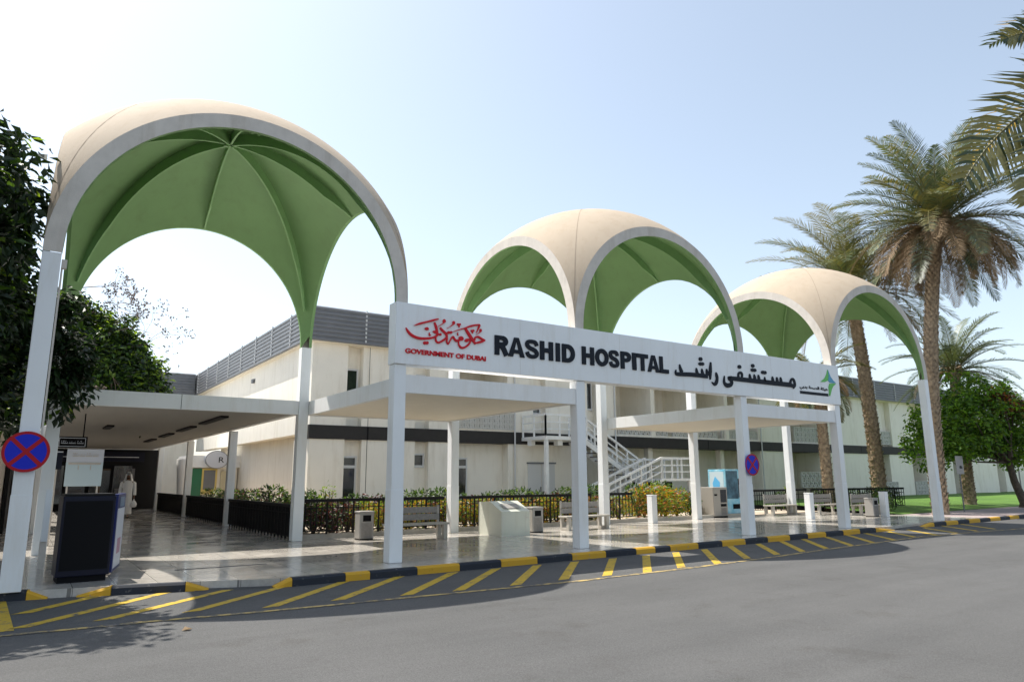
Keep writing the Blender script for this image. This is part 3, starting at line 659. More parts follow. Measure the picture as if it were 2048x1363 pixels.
# breeze block screens
def screen(x0, x1, z0, z1, y, cols, rows_):
    b = MB(); t = .05; w = (x1 - x0) / cols; h = (z1 - z0) / rows_
    for i in range(cols + 1): b.box(x0 + i * w - t / 2, x0 + i * w + t / 2, y, y + .12, z0, z1)
    for j in range(rows_ + 1): b.box(x0, x1, y + .002, y + .118, z0 + j * h - t / 2, z0 + j * h + t / 2)
    for i in range(cols):
        for j in range(rows_):
            cx_, cz = x0 + (i + .5) * w, z0 + (j + .5) * h
            b.bar((cx_ - w * .45, y + .06, cz - h * .45), (cx_ + w * .45, y + .06, cz + h * .45), .045, .1); b.bar((cx_ - w * .45, y + .062, cz + h * .45), (cx_ + w * .45, y + .062, cz - h * .45), .045, .1)
            b.box(cx_ - w * .13, cx_ + w * .13, y + .01, y + .11, cz - h * .13, cz + h * .13)
    return hbuild(b, 'breeze_block_screen', M['screen'])
screen(10.25, 13.35, 3.98, 4.75, YF - .06, 11, 3)
screen(20.3, 24.1, 4.0, 4.42, YF + .1, 11, 1); screen(24.6, 28.4, 4.0, 4.42, YF + .1, 11, 1); screen(28.9, 30.6, 3.95, 4.55, YF + .1, 5, 2); screen(31.0, 32.9, 3.95, 4.5, YF + .1, 6, 2)
screen(36.25, 38.85, 3.95, 4.95, YF + .1, 6, 3); screen(46.95, 48.45, 4.05, 5.0, YF + .1, 4, 3)
screen(46.4, 48.6, .25, 1.25, YF - .05, 4, 3); screen(51.3, 53.1, .25, 1.25, YF - .05, 4, 3); screen(36.2, 38.6, 1.0, 1.95, YF - .25, 5, 2)
b = MB(); b.box(20.1, 35.4, YF + .05, YF + .3, Z2, 3.98); b.box(35.4, 38.9, YF + .05, YF + .3, Z2, 3.94); b.box(10.1, 12.95, YF, YF + .2, Z2, 3.97); hbuild(b, 'parapet', M['cream'])
# louvred roof edge
def louvre(p0, p1, nrm, name='roof_louvre'):
    b = MB(); n = 8; h = (Z4 - Z3) / n; p0 = Vector(p0); p1 = Vector(p1); nr = Vector(nrm)
    prof = []
    for k in range(n):
        z = Z3 + k * h; prof += [(.06, z + .01), (.10, z + .03), (.10, z + h * .62), (.06, z + h * .80)]
    prof += [(.0, Z4), (-.3, Z4), (-.3, Z3 + .01)]
    rows = [[(q.x + nr.x * d, q.y + nr.y * d, z) for d, z in prof] for q in (p0, p1)]
    b.grid(rows, 0, False, True, flip=(nrm[0] < 0)); b.face(rows[0]); b.face(rows[1][::-1])
    o = hbuild(b, name, M['slat'])
    j = MB(); L = (p1 - p0).length; dd = (p1 - p0).normalized(); s = 2.4
    while s < L - 1:
        q = p0 + dd * s
        for k in range(n):
            z = Z3 + k * h + h * .8; j.box(q.x + nr.x * .10 - .03, q.x + nr.x * .10 + .03, q.y + nr.y * .10 - .03, q.y + nr.y * .10 + .03, z - .05, z + .05)
        s += 2.9
    hbuild(j, 'louvre_clip', M['frame'], o)
louvre((2.95, 14.7), (93, 14.7), (0, -1)); louvre((2.95, 14.7), (2.95, 38.5), (-1, 0)); louvre((-40, 38.2), (2.8, 38.2), (0, -1))
b = MB(); b.box(3.26, 94, 15.01, 40, Z3 + .3, Z4 - .12); b.box(-40, 3.2, 38.6, 48, Z3 + .3, Z4 - .12); hbuild(b, 'roof', M['canopyw'])
b = MB(); b.box(2.96, 94, 14.72, YF + 1.1, Z3 - .02, Z3 + .02); b.box(2.96, 3.6, YF + 1.1, 38.2, Z3 - .02, Z3 + .02); hbuild(b, 'eaves_soffit', M['soffit'])
b = MB(); b.box(-40, 3.2, 39.2, 47, 0, Z3); hbuild(b, 'rear_wing_wall', M['cream'])
# small things on the side wall: bulkhead lamps, pipe
each('wall_lamp', M['slat'], [(3.08, 3.2, 24, 24.3, 6.6, 6.8), (3.1, 3.2, 15.4, 15.5, 6.2, 6.5)])
b = MB(); b.tube([(3.1, 15.45, 3.8), (3.1, 15.45, 3.55)], .12, 10); hbuild(b, 'vent_cap', M['slat'])

# ================================================================== SHOP ROW ALONG THE WALKWAY
sr = thing('shop_row', (-10, 20, 0), 'low beige shop building at the far left behind the nearest column', 'building')
b = MB(); zt_ = gy(40, 848, 9.5).z
b.box(-26, -6.75, 9.5, 34, 0, zt_ - .25); b.v = [(x + 10, y - 20, z) for x, y, z in b.v]; b.build('wall', M['beige'], sr)
b = MB(); b.box(-26.1, -6.6, 9.35, 34.1, zt_ - .25, zt_); b.v = [(x + 10, y - 20, z) for x, y, z in b.v]; b.build('roof_edge', M['cream'], sr)
sf = thing('shop', (-2.8, 34, 0), 'dark shop front with signboard closing the far end of the covered walkway', 'shop')
def sfb(b, n, m, par=None): b.v = [(x + 2.8, y - 34, z) for x, y, z in b.v]; return b.build(n, m, par or sf)
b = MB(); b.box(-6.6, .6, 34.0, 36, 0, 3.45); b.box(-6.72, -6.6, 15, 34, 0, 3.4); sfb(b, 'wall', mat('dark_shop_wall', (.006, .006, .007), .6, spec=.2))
b = MB(); b.box(-5.2, -.4, 33.85, 33.98, 2.75, 3.3); s_ = sfb(b, 'signboard', M['navy'])
b = MB(); b.box(-4.9, -.7, 33.83, 33.85, 2.98, 3.02); sfb(b, 'trim', M['poster'], s_)
wn = 0
for x0, x1, z0_, z1_ in ((-5.6, -4.4, .4, 2.5), (-4.2, -3.3, .4, 2.5), (-1.9, -1.0, .4, 2.5)):
    b = MB(); b.box(x0, x1, 33.93, 33.99, z0_, z1_); w_ = sfb(b, 'display_window', M['glass'])
    b = MB()
    for q in range(4): b.box(x0 + .05 + q * .28, x0 + .22 + q * .28, 33.9, 33.93, 1.9 - .3 * (q % 2), 2.35); 
    b.box(x0 + .1, x1 - .1, 33.9, 33.93, .9, 1.2); b.box(x0 - .03, x0, 33.9, 33.99, z0_, z1_); sfb(b, 'notice', mat('shop_notice', (.10, .10, .11), .5) if wn == 0 else bpy.data.materials['shop_notice'], w_); wn = 1
b = MB(); b.box(-3.1, -2.1, 33.93, 33.99, .02, 2.3); d_ = sfb(b, 'door', M['glass'])
b = MB(); b.box(-2.64, -2.56, 33.9, 33.93, .02, 2.3); b.box(-3.1, -2.1, 33.9, 33.925, 2.24, 2.34); sfb(b, 'door_frame', mat('brass_frame', (.08, .045, .02), .4), d_)
# café kiosk in the courtyard
ck = thing('cafe_kiosk', (2.9, 29.6, 0), 'white café kiosk with round sign, green panel and cream door beyond the walkway pillars', 'kiosk')
def ckb(b, n, m, par=None): b.v = [(x - 2.9, y - 29.6, z) for x, y, z in b.v]; return b.build(n, m, par or ck)
b = MB(); b.box(1.2, 3.85, 29.2, 31.5, 0, 2.35); ckb(b, 'wall', M['cream'])
b = MB(); b.box(1.1, 3.95, 28.95, 31.6, 2.35, 3.0); fc = ckb(b, 'fascia', M['white'])
b = MB(); P_ = [(2.62 + .62 * math.cos(a), 2.78 + .5 * math.sin(a)) for a in [2 * PI * k / 28 for k in range(28)]]; b.prism(P_, 28.80, 28.94); rs = ckb(b, 'round_sign', M['poster'])
b = MB(); rg = lambda k_: [(2.62 + .62 * k_ * math.cos(a), 28.79, 2.78 + .5 * k_ * math.sin(a)) for a in [2 * PI * k / 28 for k in range(28)]]; b.grid([rg(.93), rg(.99)], 0, False, True); ckb(b, 'sign_ring', M['slat'], rs)
o = text_mesh('sign_letter', 'R', M['letter'], rs, 2.72 - 2.9, 3.0 - 2.9, 2.62, 2.92, 28.8 - 29.6, ext=.01)
b = MB(); b.box(1.25, 1.95, 29.12, 29.19, .1, 2.3); ckb(b, 'green_panel', M['kgreen'])
b = MB(); b.box(1.95, 2.75, 29.1, 29.19, .9, 2.3); y_ = ckb(b, 'serving_window', M['kyellow'])
b = MB(); b.box(2.05, 2.65, 29.08, 29.1, 1.15, 2.2); ckb(b, 'pane', M['slat'], y_)
b = MB(); b.box(2.95, 3.7, 29.1, 29.19, .02, 2.15); ckb(b, 'door', mat('cream_door', (.62, .55, .36), .5))
pl = thing('urn_planter', (1.0, 29.0, 0), 'tall white urn planter with green plant beside the café kiosk', 'planter')
b = MB(); rr = [.22, .26, .3, .36, .42, .40]; zz = [0, .5, 1.2, 2.0, 2.75, 2.8]
b.grid([[(r * math.cos(2 * PI * k / 18), r * math.sin(2 * PI * k / 18), z) for k in range(18)] for r, z in zip(rr, zz)], 0, True, True); b.build('urn', M['canopyw'], pl)

# ================================================================== STAIRCASE
st = thing('external_staircase', (17, 13, 0), 'white steel external staircase with tubular railings against the building', 'staircase')
def stb(b, n, m=None, par=None): b.v = [(x - 17, y - 13, z) for x, y, z in b.v]; return b.build(n, m or M['steelw'], par or st)
b = MB(); b.box(13.75, 16.3, 13.0, 14.95, 3.45, 3.62); stb(b, 'landing')
for q in ((13.8, 13.96, 13.05, 13.21, 0, 3.45), (15.9, 16.05, 13.2, 13.35, 0, 3.45)):
    b = MB(); b.box(*q); stb(b, 'landing_post')
for q in ((13.78, 14.02, 14.2, 14.5, 3.2, 3.45), (14.7, 15, 13.3, 13.6, 3.2, 3.45)):
    b = MB(); b.box(*q); stb(b, 'floodlight')
def flight(xa, za, xb, zb, y0, y1, n):
    b = MB()
    for y in (y0, y1 - .05):
        b.face([(xa, y, za), (xb, y, zb), (xb, y, zb - .28), (xa, y, za - .28)]); b.face([(xa, y + .05, za), (xa, y + .05, za - .28), (xb, y + .05, zb - .28), (xb, y + .05, zb)])
        b.face([(xa, y, za), (xa, y + .05, za), (xb, y + .05, zb), (xb, y, zb)]); b.face([(xa, y, za - .28), (xb, y, zb - .28), (xb, y + .05, zb - .28), (xa, y + .05, za - .28)])
    stb(b, 'stringer')
    b = MB()
    for k in range(n):
        u = (k + .5) / n; x = xa + (xb - xa) * u; z = za + (zb - za) * u - .1; b.box(x - .15, x + .15, y0 + .052, y1 - .052, z, z + .045)
    stb(b, 'tread', M['slat'])
def rail(xa, za, xb, zb, y, n=4, h=1.0, ylen=None):
    b = MB(); A_ = Vector((xa, y, za)); B_ = Vector((xb, ylen if ylen is not None else y, zb)); u = Vector((0, 0, 1))
    b.bar(A_ + u * h, B_ + u * h, .10); b.bar(A_ + u * h * .66, B_ + u * h * .66, .055); b.bar(A_ + u * h * .33, B_ + u * h * .33, .055)
    for k in range(n + 1):
        q = A_.lerp(B_, k / n); b.bar(q - u * .1, q + u * (h - .02), .07)
    stb(b, 'railing')
flight(16.3, 3.6, 19.9, 1.62, 13.25, 14.45, 11)
flight(15.6, .05, 19.9, 1.60, 11.6, 12.8, 9)
b = MB(); b.box(19.9, 22.1, 11.6, 14.45, 1.5, 1.62); stb(b, 'mid_landing')
for x, y in ((20.0, 11.7), (21.9, 11.7), (20.0, 14.3), (21.9, 14.3)):
    b = MB(); b.box(x, x + .1, y, y + .1, 0, 1.5); stb(b, 'landing_post')
b = MB(); b.box(20.0, 21.2, 12.2, 13.8, .03, 1.45); stb(b, 'store_cupboard', M['dark'])
rail(13.8, 3.62, 16.3, 3.62, 13.05, 3); rail(16.3, 3.62, 19.9, 1.62, 13.3, 5); rail(16.3, 3.62, 19.9, 1.62, 14.4, 5)
rail(19.9, 1.62, 15.7, .1, 11.65, 6); rail(19.9, 1.62, 15.7, .1, 12.75, 6)
rail(19.95, 1.62, 22.05, 1.62, 11.65, 3); rail(22.05, 1.62, 22.05, 1.62, 11.65, 3, ylen=14.4); rail(13.8, 3.62, 13.8, 3.62, 13.05, 2, ylen=14.9); rail(22.05, 1.62, 19.95, 1.62, 14.4, 3)

# ================================================================== RAILINGS
def fence(x0, y0, x1, y1, label, h=.98, z=.13, gap=.155):
    L = math.hypot(x1 - x0, y1 - y0); t = thing('iron_fence', (x0, y0, z), label, 'fence', 'black iron railings round the planting', math.atan2(y1 - y0, x1 - x0))
    b = MB(); b.box(0, L, -.045, .045, h - .09, h); b.build('top_rail', M['blackmetal'], t)
    b = MB(); b.box(0, L, -.015, .015, .08, .11); b.box(0, L, -.015, .015, h - .26, h - .235); b.build('lower_rail', M['blackmetal'], t)
    b = MB(); n = max(1, int(L / gap))
    for k in range(n + 1):
        x = L * k / n; w = .022 if k % 5 == 0 else .011
        b.box(x - w, x + w, -w, w, (-.0 if k % 5 == 0 else .11), h - .09)
    b.build('balusters', M['blackmetal'], t)
    return t
FY = 6.66
fence(W + .02, FY, F - .04, FY, 'black iron railing between the two left rear columns, behind the first bin and bench')
fence(F + W + .04, FY, 11.0, FY, 'black iron railing behind the white cabinet and the second bench')
fence(XS[3] + W + .05, FY, 13.05, FY, 'short black iron railing ending at the stubby white post before the shrubs')
fence(20.6, 6.9, 23.0, 6.9, 'black iron railing behind the bench right of the blue vending machine')
fence(23.35, 6.9, 24.6, 6.9, 'very short black iron railing beside the third rear column', gap=.5)
fence(25.0, 6.9, 31, 5.6, 'black iron railing at the right end in front of the palms')
for i, (a, c) in enumerate(((DY + W + .06, 14.25), (14.62, 22.55), (22.92, 31.2))):
    fence(.12, a, .12, c, ['nearest length of dark railing along the covered walkway', 'middle length of dark railing along the covered walkway', 'far length of dark railing along the covered walkway'][i], z=.0, gap=.07)

# ================================================================== FURNITURE
def bench(x, y, label, L=1.85, first=[]):
    if first:
        return dup(first[0], (x, y, 0), 0, label)
    t = thing('park_bench', (x, y, 0), label, 'bench', 'concrete and board benches along the railing')
    b = MB(); b.box(-L / 2, L / 2, -.24, .22, .40, .455); bevel(b.build('seat', M['concrete'], t), .008)
    for s in (0, 1):
        b = MB()
        b.box(-L / 2 + .1, L / 2 - .1, .20 + s * .03, .235 + s * .03, .52 + s * .19, .69 + s * .19); bevel(b.build('back_board', M['wood'], t), .006)
    for sx_ in (-1, 1):
        b = MB(); xo = sx_ * (L / 2 - .12); w = .06
        b.box(xo - w, xo + w, -.24, -.12, 0, .40); b.box(xo - w, xo + w, .12, .22, 0, .40); b.box(xo - w, xo + w, -.119, .119, 0, .09); b.box(xo - w * .6, xo + w * .6, .221, .25, .30, .92)
        bevel(b.build('leg', M['concrete'], t), .01)
    first.append(t); return t
bench(2.95, 4.70, 'grey bench right of the first column by the first litter bin')
bench(9.25, 4.95, 'concrete bench partly behind the second front column, right of the white cabinet')
bench(21.7, 6.3, 'concrete bench right of the blue vending machine')
bench(23.9, 5.5, 'concrete bench mostly hidden behind a stubby white post')
bench(24.9, 4.15, 'concrete bench left of the farthest litter bin')
def bin_(x, y, label, rz=0, first=[]):
    if first: return dup(first[0], (x, y, 0), rz, label)
    t = thing('litter_bin', (x, y, 0), label, 'litter bin', 'ribbed metal litter bins')
    b = MB(); b.box(-.21, .21, -.19, .19, .03, .72); bevel(b.build('body', M['bingrey'], t), .02)
    b = MB(); b.box(-.20, .20, -.18, .18, .0, .03); b.build('plinth', M['blackmetal'], t)
    b = MB(); b.box(-.22, .22, -.20, .20, .72, .78); bevel(b.build('lid', M['bingrey'], t), .015)
    b = MB(); b.box(-.12, .12, -.196, -.191, .50, .67); b.build('opening', M['dark'], t)
    b = MB()
    for k in range(9): b.box(-.155 + k * .035, -.135 + k * .035, -.20, -.191, .06, .46)
    b.build('front_ribs', M['wood'], t)
    first.append(t); return t
bin_(1.85, 5.75, 'grey ribbed litter bin just right of the first rear column')
bin_(7.2, 4.95, 'grey litter bin standing against the right side of the white cabinet')
bin_(23.5, 3.15, 'grey litter bin between the farthest bench and a stubby white post')
def post(x, y, label, first=[]):
    if first: return dup(first[0], (x, y, 0), 0, label)
    t = thing('white_post', (x, y, 0), label, 'post', 'stubby white posts')
    b = MB(); b.box(-.13, .13, -.13, .13, 0, 1.0); bevel(b.build('shaft', M['white'], t), .01)
    b = MB(); b.box(-.14, .14, -.14, .14, 1.0, 1.03); bevel(b.build('cap', M['white'], t), .01); first.append(t); return t
post(13.3, 5.85, 'stubby white post at the end of the railing beside the yellow shrubs')
post(20.0, 3.75, 'stubby white post between the second no stopping sign and the far dome column')
post(23.95, 2.85, 'stubby white post farthest right, next to the last litter bin')
# sloping topped cabinet
cb = thing('sloped_cabinet', (5.95, 4.7, 0), 'pale cream metal cabinet with sloping top in front of the railing', 'cabinet')
b = MB(); b.prism([(-.52, 0), (.75, 0), (.75, .96), (.12, .99), (-.52, .70)], -.5, .52, axis='x'); bevel(b.build('body', M['binwhite'], cb), .015)
b = MB(); b.box(.36, .365, -.523, -.52, .02, .69); b.box(-.46, -.455, -.523, -.52, .02, .69); b.box(.40, .45, -.527, -.52, .1, .13); b.box(.40, .45, -.527, -.52, .5, .53); b.build('door_seam', M['rim'], cb)
b = MB(); b.face([(-.3, -.12, .905 + .012), (.3, -.12, .905 + .012), (.3, -.38, .777 + .012), (-.3, -.38, .777 + .012)][::-1]); b.build('top_plate', M['bingrey'], cb)
# vending machine
vm = thing('vending_machine', (19.4, 7.35, 0), 'tall blue and pale vending machine behind the column with the second no stopping sign', 'vending machine')
b = MB(); b.box(-.5, .55, -.4, .55, .08, 2.0); bevel(b.build('cabinet', M['vendblue'], vm), .02)
b = MB(); b.box(-.46, .51, -.36, .5, 0, .08); b.build('base', M['blackmetal'], vm)
b = MB(); b.box(-.45, .28, -.415, -.401, .75, 1.93); b.build('display_window', M['vendglass'], vm)
b = MB(); b.box(.31, .5, -.415, -.401, .8, 1.6); b.build('control_panel', M['navy'], vm)
b = MB(); b.box(-.1, .4, -.417, -.401, .32, .52); b.build('delivery_flap', M['dark'], vm)
b = MB(); b.box(-.508, -.501, -.3, .45, .3, 1.9); b.build('side_picture', M['boardw'], vm)
b = MB(); b.prism([(-.1, 1.45), (.15, 1.7), (.3, 1.4), (.2, .8), (-.15, .5), (-.05, .9)], -.513, -.509, axis='x'); b.build('side_graphic', mat('pale_sky_blue', (.12, .45, .75), .4), vm)
wd = thing('beige_dispenser', (18.20, 7.05, 0), 'beige dispenser cabinet with slots and grille left of the blue vending machine', 'machine')
b = MB(); b.box(-.45, .45, -.35, .4, .06, 1.25); bevel(b.build('cabinet', mat('dispenser_beige', (.34, .31, .27), .45), wd), .02)
b = MB(); b.box(-.43, .43, -.33, .38, 0, .06); b.build('base', M['blackmetal'], wd)
b = MB(); b.box(-.38, -.2, -.357, -.351, .9, .97); b.box(.0, .36, -.357, -.351, .45, .56); b.build('slot', M['dark'], wd)
b = MB(); b.box(.0, .38, -.356, -.351, .62, 1.15); b.build('display', M['glass'], wd)
b = MB()
for k in range(8): b.box(.02 + k * .043, .045 + k * .043, -.36, -.351, .1, .4)
b.build('grille', M['wood'], wd)
# no stopping signs
def nosign(x, z, label, r, first=[]):
    if first:
        c = dup(first[0], (x, -.09, z), 0, label); return c
    t = thing('no_stopping_sign', (x, -.09, z), label, 'traffic sign', 'round no stopping signs')
    b = MB(); n = 48; b.prism([(r * math.cos(2 * PI * k / n), r * math.sin(2 * PI * k / n)) for k in range(n)], -.01, .01); b.build('disc', M['signblue'], t)
    b = MB(); ro, ri = r, r * .865
    A_ = [(ro * math.cos(2 * PI * k / n), -.014, ro * math.sin(2 * PI * k / n)) for k in range(n)]; B_ = [(ri * math.cos(2 * PI * k / n), -.014, ri * math.sin(2 * PI * k / n)) for k in range(n)]
    C_ = [(x_, -.009, z_) for x_, _, z_ in A_]; D_ = [(x_, -.009, z_) for x_, _, z_ in B_]
    b.grid([C_, A_, B_, D_], 0, False, True); b.build('red_border', M['signred'], t)
    b = MB(); q = ri * .72
    for s, y in ((1, -.0145), (-1, -.0150)):
        d = Vector((s, 0, 1)).normalized(); nn = Vector((-d.z, 0, d.x)) * .030; a = -d * ri * 1.01; c = d * ri * 1.01; 
        b.grid([[(a + nn)[:], (c + nn)[:]], [(a - nn)[:], (c - nn)[:]]], 0, False); 
        for i in range(len(b.v) - 4, len(b.v)): b.v[i] = (b.v[i][0], y, b.v[i][2])
    b.build('red_cross', M['signred'], t)
    b = MB(); b.box(-.03, .03, .01, .035, -.25, .25); b.box(-.17, .17, .035, .05, -.03, .03); b.build('bracket', M['slat'], t)
    first.append(t); return t
nosign(-6.23, 2.105, 'round blue no stopping sign with red cross on the nearest left column', .315)
nosign(11.49, 2.02, 'round blue no stopping sign with red cross on the column before the vending machine', .315)
# navy stand, notice board and hanging signs at the left
t = thing('advertising_stand', (-5.15, .98, 0), 'tall dark navy advertising stand near the left kerb', 'stand', rz=math.radians(3))
b = MB(); b.box(-.50, .28, -.32, .35, .10, 1.40); bevel(b.build('body', M['navy'], t), .015)
b = MB(); b.box(-.46, .24, -.28, .31, .0, .10); b.build('wheel_base', M['dark'], t)
b = MB(); b.box(-.48, .26, -.30, .33, 1.40, 1.44); b.build('top_cover', M['blackmetal'], t)
b = MB(); b.box(-.46, .24, -.326, -.321, .2, 1.32); b.build('front_panel', M['dark'], t)
t2 = thing('poster_totem', (-4.67, 1.78, 0), 'narrow white poster panel in a blue frame beside the dark navy stand', 'poster panel', rz=math.radians(78))
b = MB(); b.box(-.55, .55, -.02, .06, .06, 1.42); bevel(b.build('frame', mat('blue_frame', (.01, .02, .13), .4), t2), .01)
b = MB(); b.box(-.49, .47, -.026, -.021, .12, 1.16); b.build('poster', M['poster'], t2)
b = MB(); b.box(-.3, .35, -.028, -.027, 1.18, 1.36); b.build('header', mat('steel_blue', (.15, .22, .32), .4), t2)
b = MB(); b.box(-.2, .25, -.0285, -.0265, .35, .62); b.build('printed_text', mat('faded_pink_print', (.45, .25, .32), .6), t2)
def board(px0, py0, px1, py1, Y, name, label, m, cat, parts=None, pole=True):
    a = gy(px0, py1, Y); c = gy(px1, py0, Y); t = thing(name, ((a.x + c.x) / 2, Y, a.z), label, cat)
    w = (c.x - a.x) / 2; h = c.z - a.z
    b = MB(); b.box(-w, w, 0, .05, 0, h); bevel(b.build('panel', m, t), .006); return t, w, h
t, w, h = board(127, 900, 209, 972, 8.6, 'notice_board', 'pale blue notice board with header strip under the walkway roof', M['boardw'], 'notice board')
b = MB(); b.box(-w, w, -.02, -.001, h - .32, h + .02); hd = b.build('header', M['poster'], t)
b = MB(); b.box(-w + .05, w - .05, -.03, -.021, h - .38, h - .33); 
for q in (-.33, .33): b.box(q * w * 1.0 - .01, q * w * 1.0 + .01, -.012, -.001, h * .45, h - .4)
b.build('divider', M['rim'], t)
b = MB(); b.box(-w + .06, -w + .1, .06, .1, -t.location.z, h); b.box(w - .1, w - .06, .06, .1, -t.location.z, h); b.build('post', M['rim'], t)
squiggle('board_caption', M['rim'], hd, -w * .7, w * .75, h - .2, h - .08, -.024, 4)
t, w, h = board(103, 873, 176, 894, 9.2, 'hanging_sign', 'dark hanging sign with thin white outline and Arabic wording under the walkway roof', M['dark'], 'sign')
b = MB()
for x0, x1, z0_, z1_ in ((-w + .04, w - .04, h - .05, h - .035), (-w + .04, w - .04, .03, .045), (-w + .04, -w + .055, .045, h - .05), (w - .055, w - .04, .045, h - .05), (-w * .62, -w * .62 + .012, .045, h - .05)): b.box(x0, x1, -.006, -.001, z0_, z1_)
for s in (0, .06): b.bar((-w * .85 + s, -.004, .08), (-w * .77 + s, -.004, h - .09), .012)
b.build('outline', M['poster'], t)
squiggle('arabic_wording', M['poster'], t, -w * .5, w * .85, h * .30, h * .62, -.004, 3)
b = MB(); b.box(-w * .7, -w * .7 + .03, .0, .03, h, 3.47 - t.location.z); b.box(w * .7, w * .7 + .03, .0, .03, h, 3.47 - t.location.z); b.build('hanger', M['dark'], t)
t, w, h = board(101, 902, 127, 938, 8.9, 'small_navy_board', 'small navy board with pale frame left of the notice board', M['navy'], 'sign')
b = MB(); b.box(-w, w, -.01, -.001, h - .03, h); b.box(-w, -w + .03, -.01, -.001, 0, h - .03); b.build('edge_trim', M['poster'], t)
b = MB(); b.box(-.03, .03, .06, .1, -t.location.z, h); b.build('post', M['rim'], t)
t, w, h = board(80, 978, 106, 1083, 3.2, 'display_board', 'plain white upright panel behind the nearest left column', M['white'], 'board')
b = MB(); b.box(-w, w, .051, .3, -t.location.z, .02); b.build('foot', M['rim'], t)
# street signs on the right
def spole(px, py_g, z_top, label, kind):
    p = gz(px, py_g, 0.0); t = thing('street_sign', (p.x, p.y, 0), label, 'traffic sign')
    b = MB(); b.tube([(0, 0, 0), (0, 0, z_top)], .03, 10); b.build('pole', M['slat'], t); return t
t = spole(1929, 1023, 2.6, 'rectangular grey parking sign on a thin pole in front of the lawn', 0)
b = MB(); b.box(-.36, .36, -.05, -.033, 1.75, 2.6); b.build('plate', M['bingrey'], t)
squiggle('arabic_mark', M['letter'], t, -.05, .26, 1.98, 2.15, -.054, 1)
t = thing('street_sign', (gz(2046, 1003, .15).x, gz(2046, 1003, .15).y, .1), 'back of a round sign on a pole at the right edge of the lawn', 'traffic sign')
b = MB(); b.tube([(0, 0, 0), (0, 0, 3.2)], .045, 10); b.build('pole', M['slat'], t)
b = MB(); b.prism([(-.1 + .48 * math.cos(2 * PI * k / 32), 2.75 + .48 * math.sin(2 * PI * k / 32)) for k in range(32)], .05, .07); b.build('disc', M['bingrey'], t)
# ================================================================== VEGETATION
def leaf(b, p, n, up, L, w, mi, fold=.25):
    n = Vector(n).normalized(); a = Vector(up) - n * Vector(up).dot(n)
    if a.length < 1e-3: a = Vector((1, 0, 0)) - n * n.x
    a.normalize(); s = n.cross(a); p = Vector(p)
    m_ = p + a * L * .5; nn = n * w * fold; k = len(b.v)
    b.v.extend([p[:], (m_ + s * w * .5 + nn)[:], (p + a * L)[:], (m_ - s * w * .5 + nn)[:]])
    b.f.append((k, k + 1, k + 2)); b.f.append((k, k + 2, k + 3)); b.mi += [mi, mi]; b.sm += [False, False]
def rdir(r):
    z = r.uniform(-1, 1); a = r.uniform(0, 2 * PI); q = math.sqrt(1 - z * z); return Vector((q * math.cos(a), q * math.sin(a), z))
def tree(name, loc, label, blobs, mats, nclump, nleaf, L, seed, trunk, tr=.22, cat='tree', spread=.42, keep=None, hang=0.0, leafmix=(.5, .35, .15), twigs=0):
    r = random.Random(seed); t = thing(name, loc, label, cat)
    b = MB(); tot = sum(q[3] * q[4] * q[5] for q in blobs) ; centers = []
    for (x, y, z, rx, ry, rz) in blobs:
        nc = max(4, int(nclump * (rx * ry * rz) / tot))
        for _ in range(nc):
            d = rdir(r); rad = r.uniform(.35, 1.0) ** .5
            if r.random() < .06: rad *= 1.08
            c = Vector((x + d.x * rx * rad, y + d.y * ry * rad, z + d.z * rz * rad))
            centers.append(c); cs = spread * r.uniform(.6, 1.3)
            top = c.z > z
            for _ in range(nleaf):
                e = rdir(r) * cs * r.random() ** .4; q = c + e
                n = (e.normalized() * .6 + rdir(r) * .6 + Vector((0, 0, .7)))
                u = r.random(); mi = 0 if u < leafmix[0] else 1 if u < leafmix[0] + leafmix[1] else 2  # each leaf takes one of three leaf colours at random
                lu = rdir(r) + Vector((0, 0, -hang))
                leaf(b, q, n, lu, L * r.uniform(.6, 1.25), L * r.uniform(.35, .6), mi)
    b.build('crown', [LF[k] for k in mats], t)
    b = MB()
    base, fork = Vector(trunk[0]), Vector(trunk[1]); mid = base.lerp(fork, .5) + Vector((r.uniform(-.15, .15), r.uniform(-.15, .15), 0))
    b.tube([base - Vector((0, 0, .1)), base + Vector((0, 0, .15)), mid, fork], [tr * 1.45, tr * 1.1, tr * .9, tr * .75], 10)
    for c in r.sample(centers, min(len(centers), 26)):
        m_ = fork.lerp(c, .5) + rdir(r) * .25; b.tube([fork - Vector((0, 0, .2)), m_, c], [tr * .42, tr * .2, .012], 6, cap=False)
    b.build('trunk', M['trunk'], t)
    if twigs:
        b = MB()
        def grow(p, d, l, rad, dep):
            q = p + d * l; mm = p.lerp(q, .5) + rdir(r) * l * .08; b.tube([p, mm, q], [rad, rad * .8, rad * .6], 4, cap=False)
            if q.z < 4.4: return
            if dep == 0:
                for _ in range(2): leaf(b, q + rdir(r) * .05, rdir(r), rdir(r), .10, .07, 0)
                return
            for _ in range(r.choice((2, 3))): grow(q, (d + rdir(r) * .65 + Vector((0, 0, -.04))).normalized(), l * r.uniform(.6, .85), rad * .6, dep - 1)
        for (p, d, l) in twigs: grow(Vector(p), Vector(d).normalized(), l, .03, 5)
        b.build('bare_twigs', mat('dry_twig', (.16, .12, .10), .9), t)
    return t
